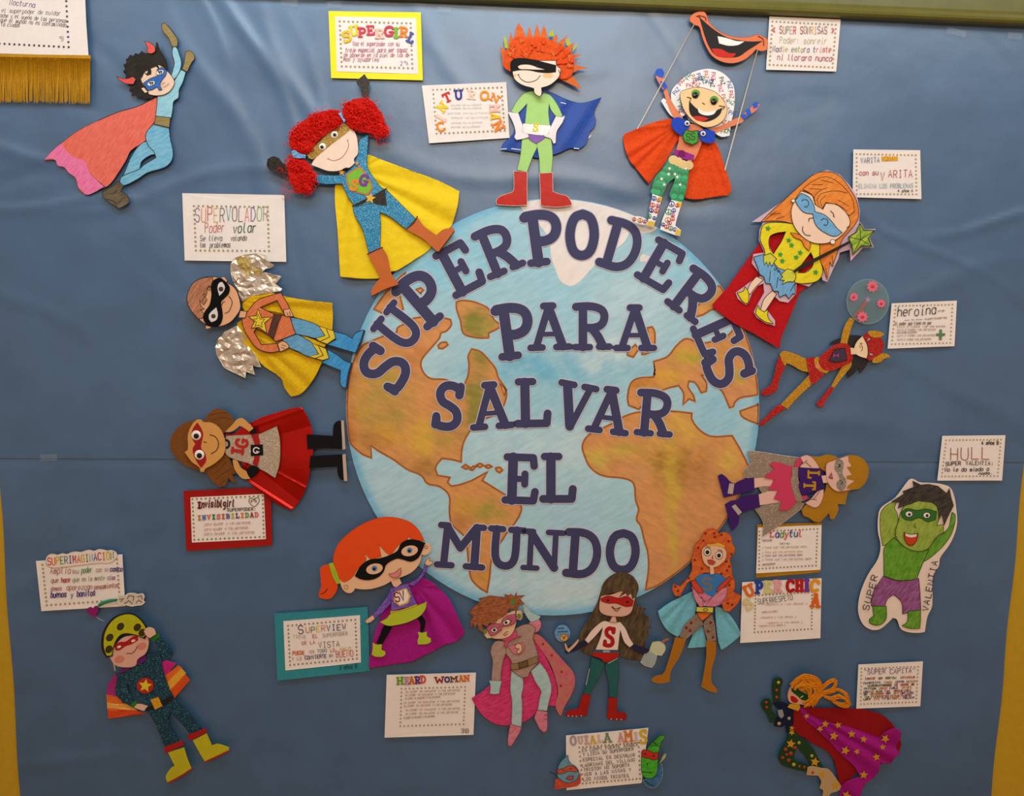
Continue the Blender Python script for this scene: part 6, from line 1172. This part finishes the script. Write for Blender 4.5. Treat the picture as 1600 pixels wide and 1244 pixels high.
f.p('collar', '60 790 85 770 150 800 260 820 340 760 380 700 378 830 330 870 200 890 48 912', crayon('#b8402a', '#cc5a44', .4, 60, 3), .5, False); f.p('head', '220 480 225 540 260 590 310 620 355 690 345 760 290 810 210 825 140 800 90 750 85 700 100 620 150 540', crayon('#5a8aa0', '#7ba6b4', .4, 60, 3), .6, edge=.9, ec='#33505c')
f.p('mask', '80 660 160 650 220 615 290 620 350 680 290 690 230 680 170 705 90 715', crayon('#b84430', '#c9604a', .4, 60, 3), .4, edge=.8, ec='#5c2418'); f.ink(['240 652 262 650', '150 672 170 670', '-5 690 40 710 85 740'], 1.2, '#3a2a30'); f.p('mouth', '195 770 230 745 290 745 280 780 230 790', paper('#c04a5a'), .3, edge=.8, ec='#4a2430'); f.done()
f = Fig('drawn_face', 'green drawn face with pointed green hat, red mask and blue cape at the note', 'paper figure', (860, 1120, 8.0), 12.5, (1022, 1190))
f.p('cape', '1340 600 1390 590 1405 680 1390 780 1340 860 1280 895 1210 870 1150 800 1200 780', crayon('#2a5a8c', '#4a7aa8', .4, 60, 3), .5, edge=.7, ec='#8aa0a0'); f.p('hat', '1240 360 1290 310 1350 250 1400 232 1440 250 1410 290 1385 330 1370 370 1330 385', crayon('#2f8a24', '#58a83a', .4, 60, 3), .5, edge=.8, ec='#1f3a18'); f.p('feather', '1340 610 1380 540 1410 470 1450 450 1455 480 1420 540 1380 580', crayon('#6a8a6a', '#b8bc98', .4, 60, 3), .5, edge=.7, ec='#2a3a2a')
f.p('head', '1235 360 1365 365 1355 450 1345 560 1335 690 1300 750 1230 772 1165 750 1140 680 1140 520 1150 450 1200 420', crayon('#2f9a1c', '#5cb83c', .4, 60, 3), .6, edge=.8, ec='#1f4a14'); f.p('mask', '1140 440 1165 412 1240 425 1300 455 1350 445 1345 530 1290 540 1220 520 1145 505', crayon('#b01c14', '#c8382a', .4, 60, 3), .4, edge=.8, ec='#4a1410')
f.dot('eye', 1185, 465, 12, INK(), .6); f.dot('eye', 1290, 490, 12, INK(), .6); f.ink(['1160 690 1200 695 1265 700', '1215 580 1210 610', '1290 320 1330 350', '1180 800 1250 850 1300 870'], 1.2, '#1f3a18'); f.done()

# ---- gold-fringed pennant with its note, upper left
f = Fig('fringed_banner', 'white note sheet edged with a long gold fringe at the upper left corner', 'banner', (0, 0, 7.32), 12, (66, 70))
f.p('sheet', '-420 -300 962 -300 985 250 1012 640 -420 600', NOTE, .6, False, grid=10, fn=lambda x, y: 1); f.d += 1
border(f, (-400, -280), (742, -280), (785, 540), (-400, 478), 22, 15, '#4a4250', .26)
write(f, [('Nocturna', 110, 55, 405, 90, 60, '#7a5a8a', 1.2), ('tiene el superpoder de cuidar', -160, 130, 700, 175, 48, '#5a4c4c', .9), ('por la noche y el sueño de las personas', -200, 180, 760, 260, 48, '#5a4c4c', .9), ('soñando que el mundo no es contaminado', -200, 232, 760, 310, 48, '#5a4c4c', .9), ('en la ciudad', -60, 292, 225, 312, 46, '#5a4c4c', .9), ('6ªB', 635, 470, 735, 468, 50, '#8a7a72', .9)])
f.done('lettering'); GT = fabric('#c08a12', .55)
f.p('fringe_band', '-420 605 300 622 1030 632 1035 690 300 684 -420 668', GT, 3, False)
rr = random.Random(2); paths = []
for i in range(300):
    u = i / 299; x = -400 + 1432 * u; top = 640 + 30 * u; yb = 1145 + 30 * u + rr.uniform(-16, 22); j = rr.uniform(-14, 14); q = Z(f.f, [(x, top), (x + j * .3, (top + yb) / 2), (x + j, yb)]); o_ = rr.uniform(0, 3.2)
    paths.append(([(q[0][0], q[0][1], 13.5 + o_ * .4), (q[1][0], q[1][1], 12.5 + o_), (q[2][0], q[2][1], 12 + o_ * 1.3)], .62))
tag(tubes('fringe', paths, GT, f.o, 4), kind='stuff')

# ---- strips of clear tape under the trim and on the lap seam
TAPE = clear('clear_tape', '#d4d9e0', .10, .10)
for x, y, w_, h, r, wh in ((452, 4, 26, 11, 8, 'at the top edge, left of the yellow card'), (522, 7, 22, 10, -6, 'at the top edge, above the yellow card'), (694, 15, 22, 9, 4, 'at the top edge, right of the yellow card'), (1494, 50, 30, 10, 12, 'under the trim towards the right'), (1586, 56, 22, 10, 4, 'under the trim at the extreme right'), (76, 715, 26, 10, 0, 'on the lap seam at the left')):
    f = Fig('tape_strip', 'short clear tape strip ' + wh, 'tape', (0, 0, 1), 8.6, (x, y), 'clear tape strips'); f.d = 9
    f.p('film', f.rect(x, y, w_, h, r), TAPE, .3, False, grid=2, fn=lambda a, b: 1.2 * abs(mnoise.noise((a / 5, b / 5, 3))))
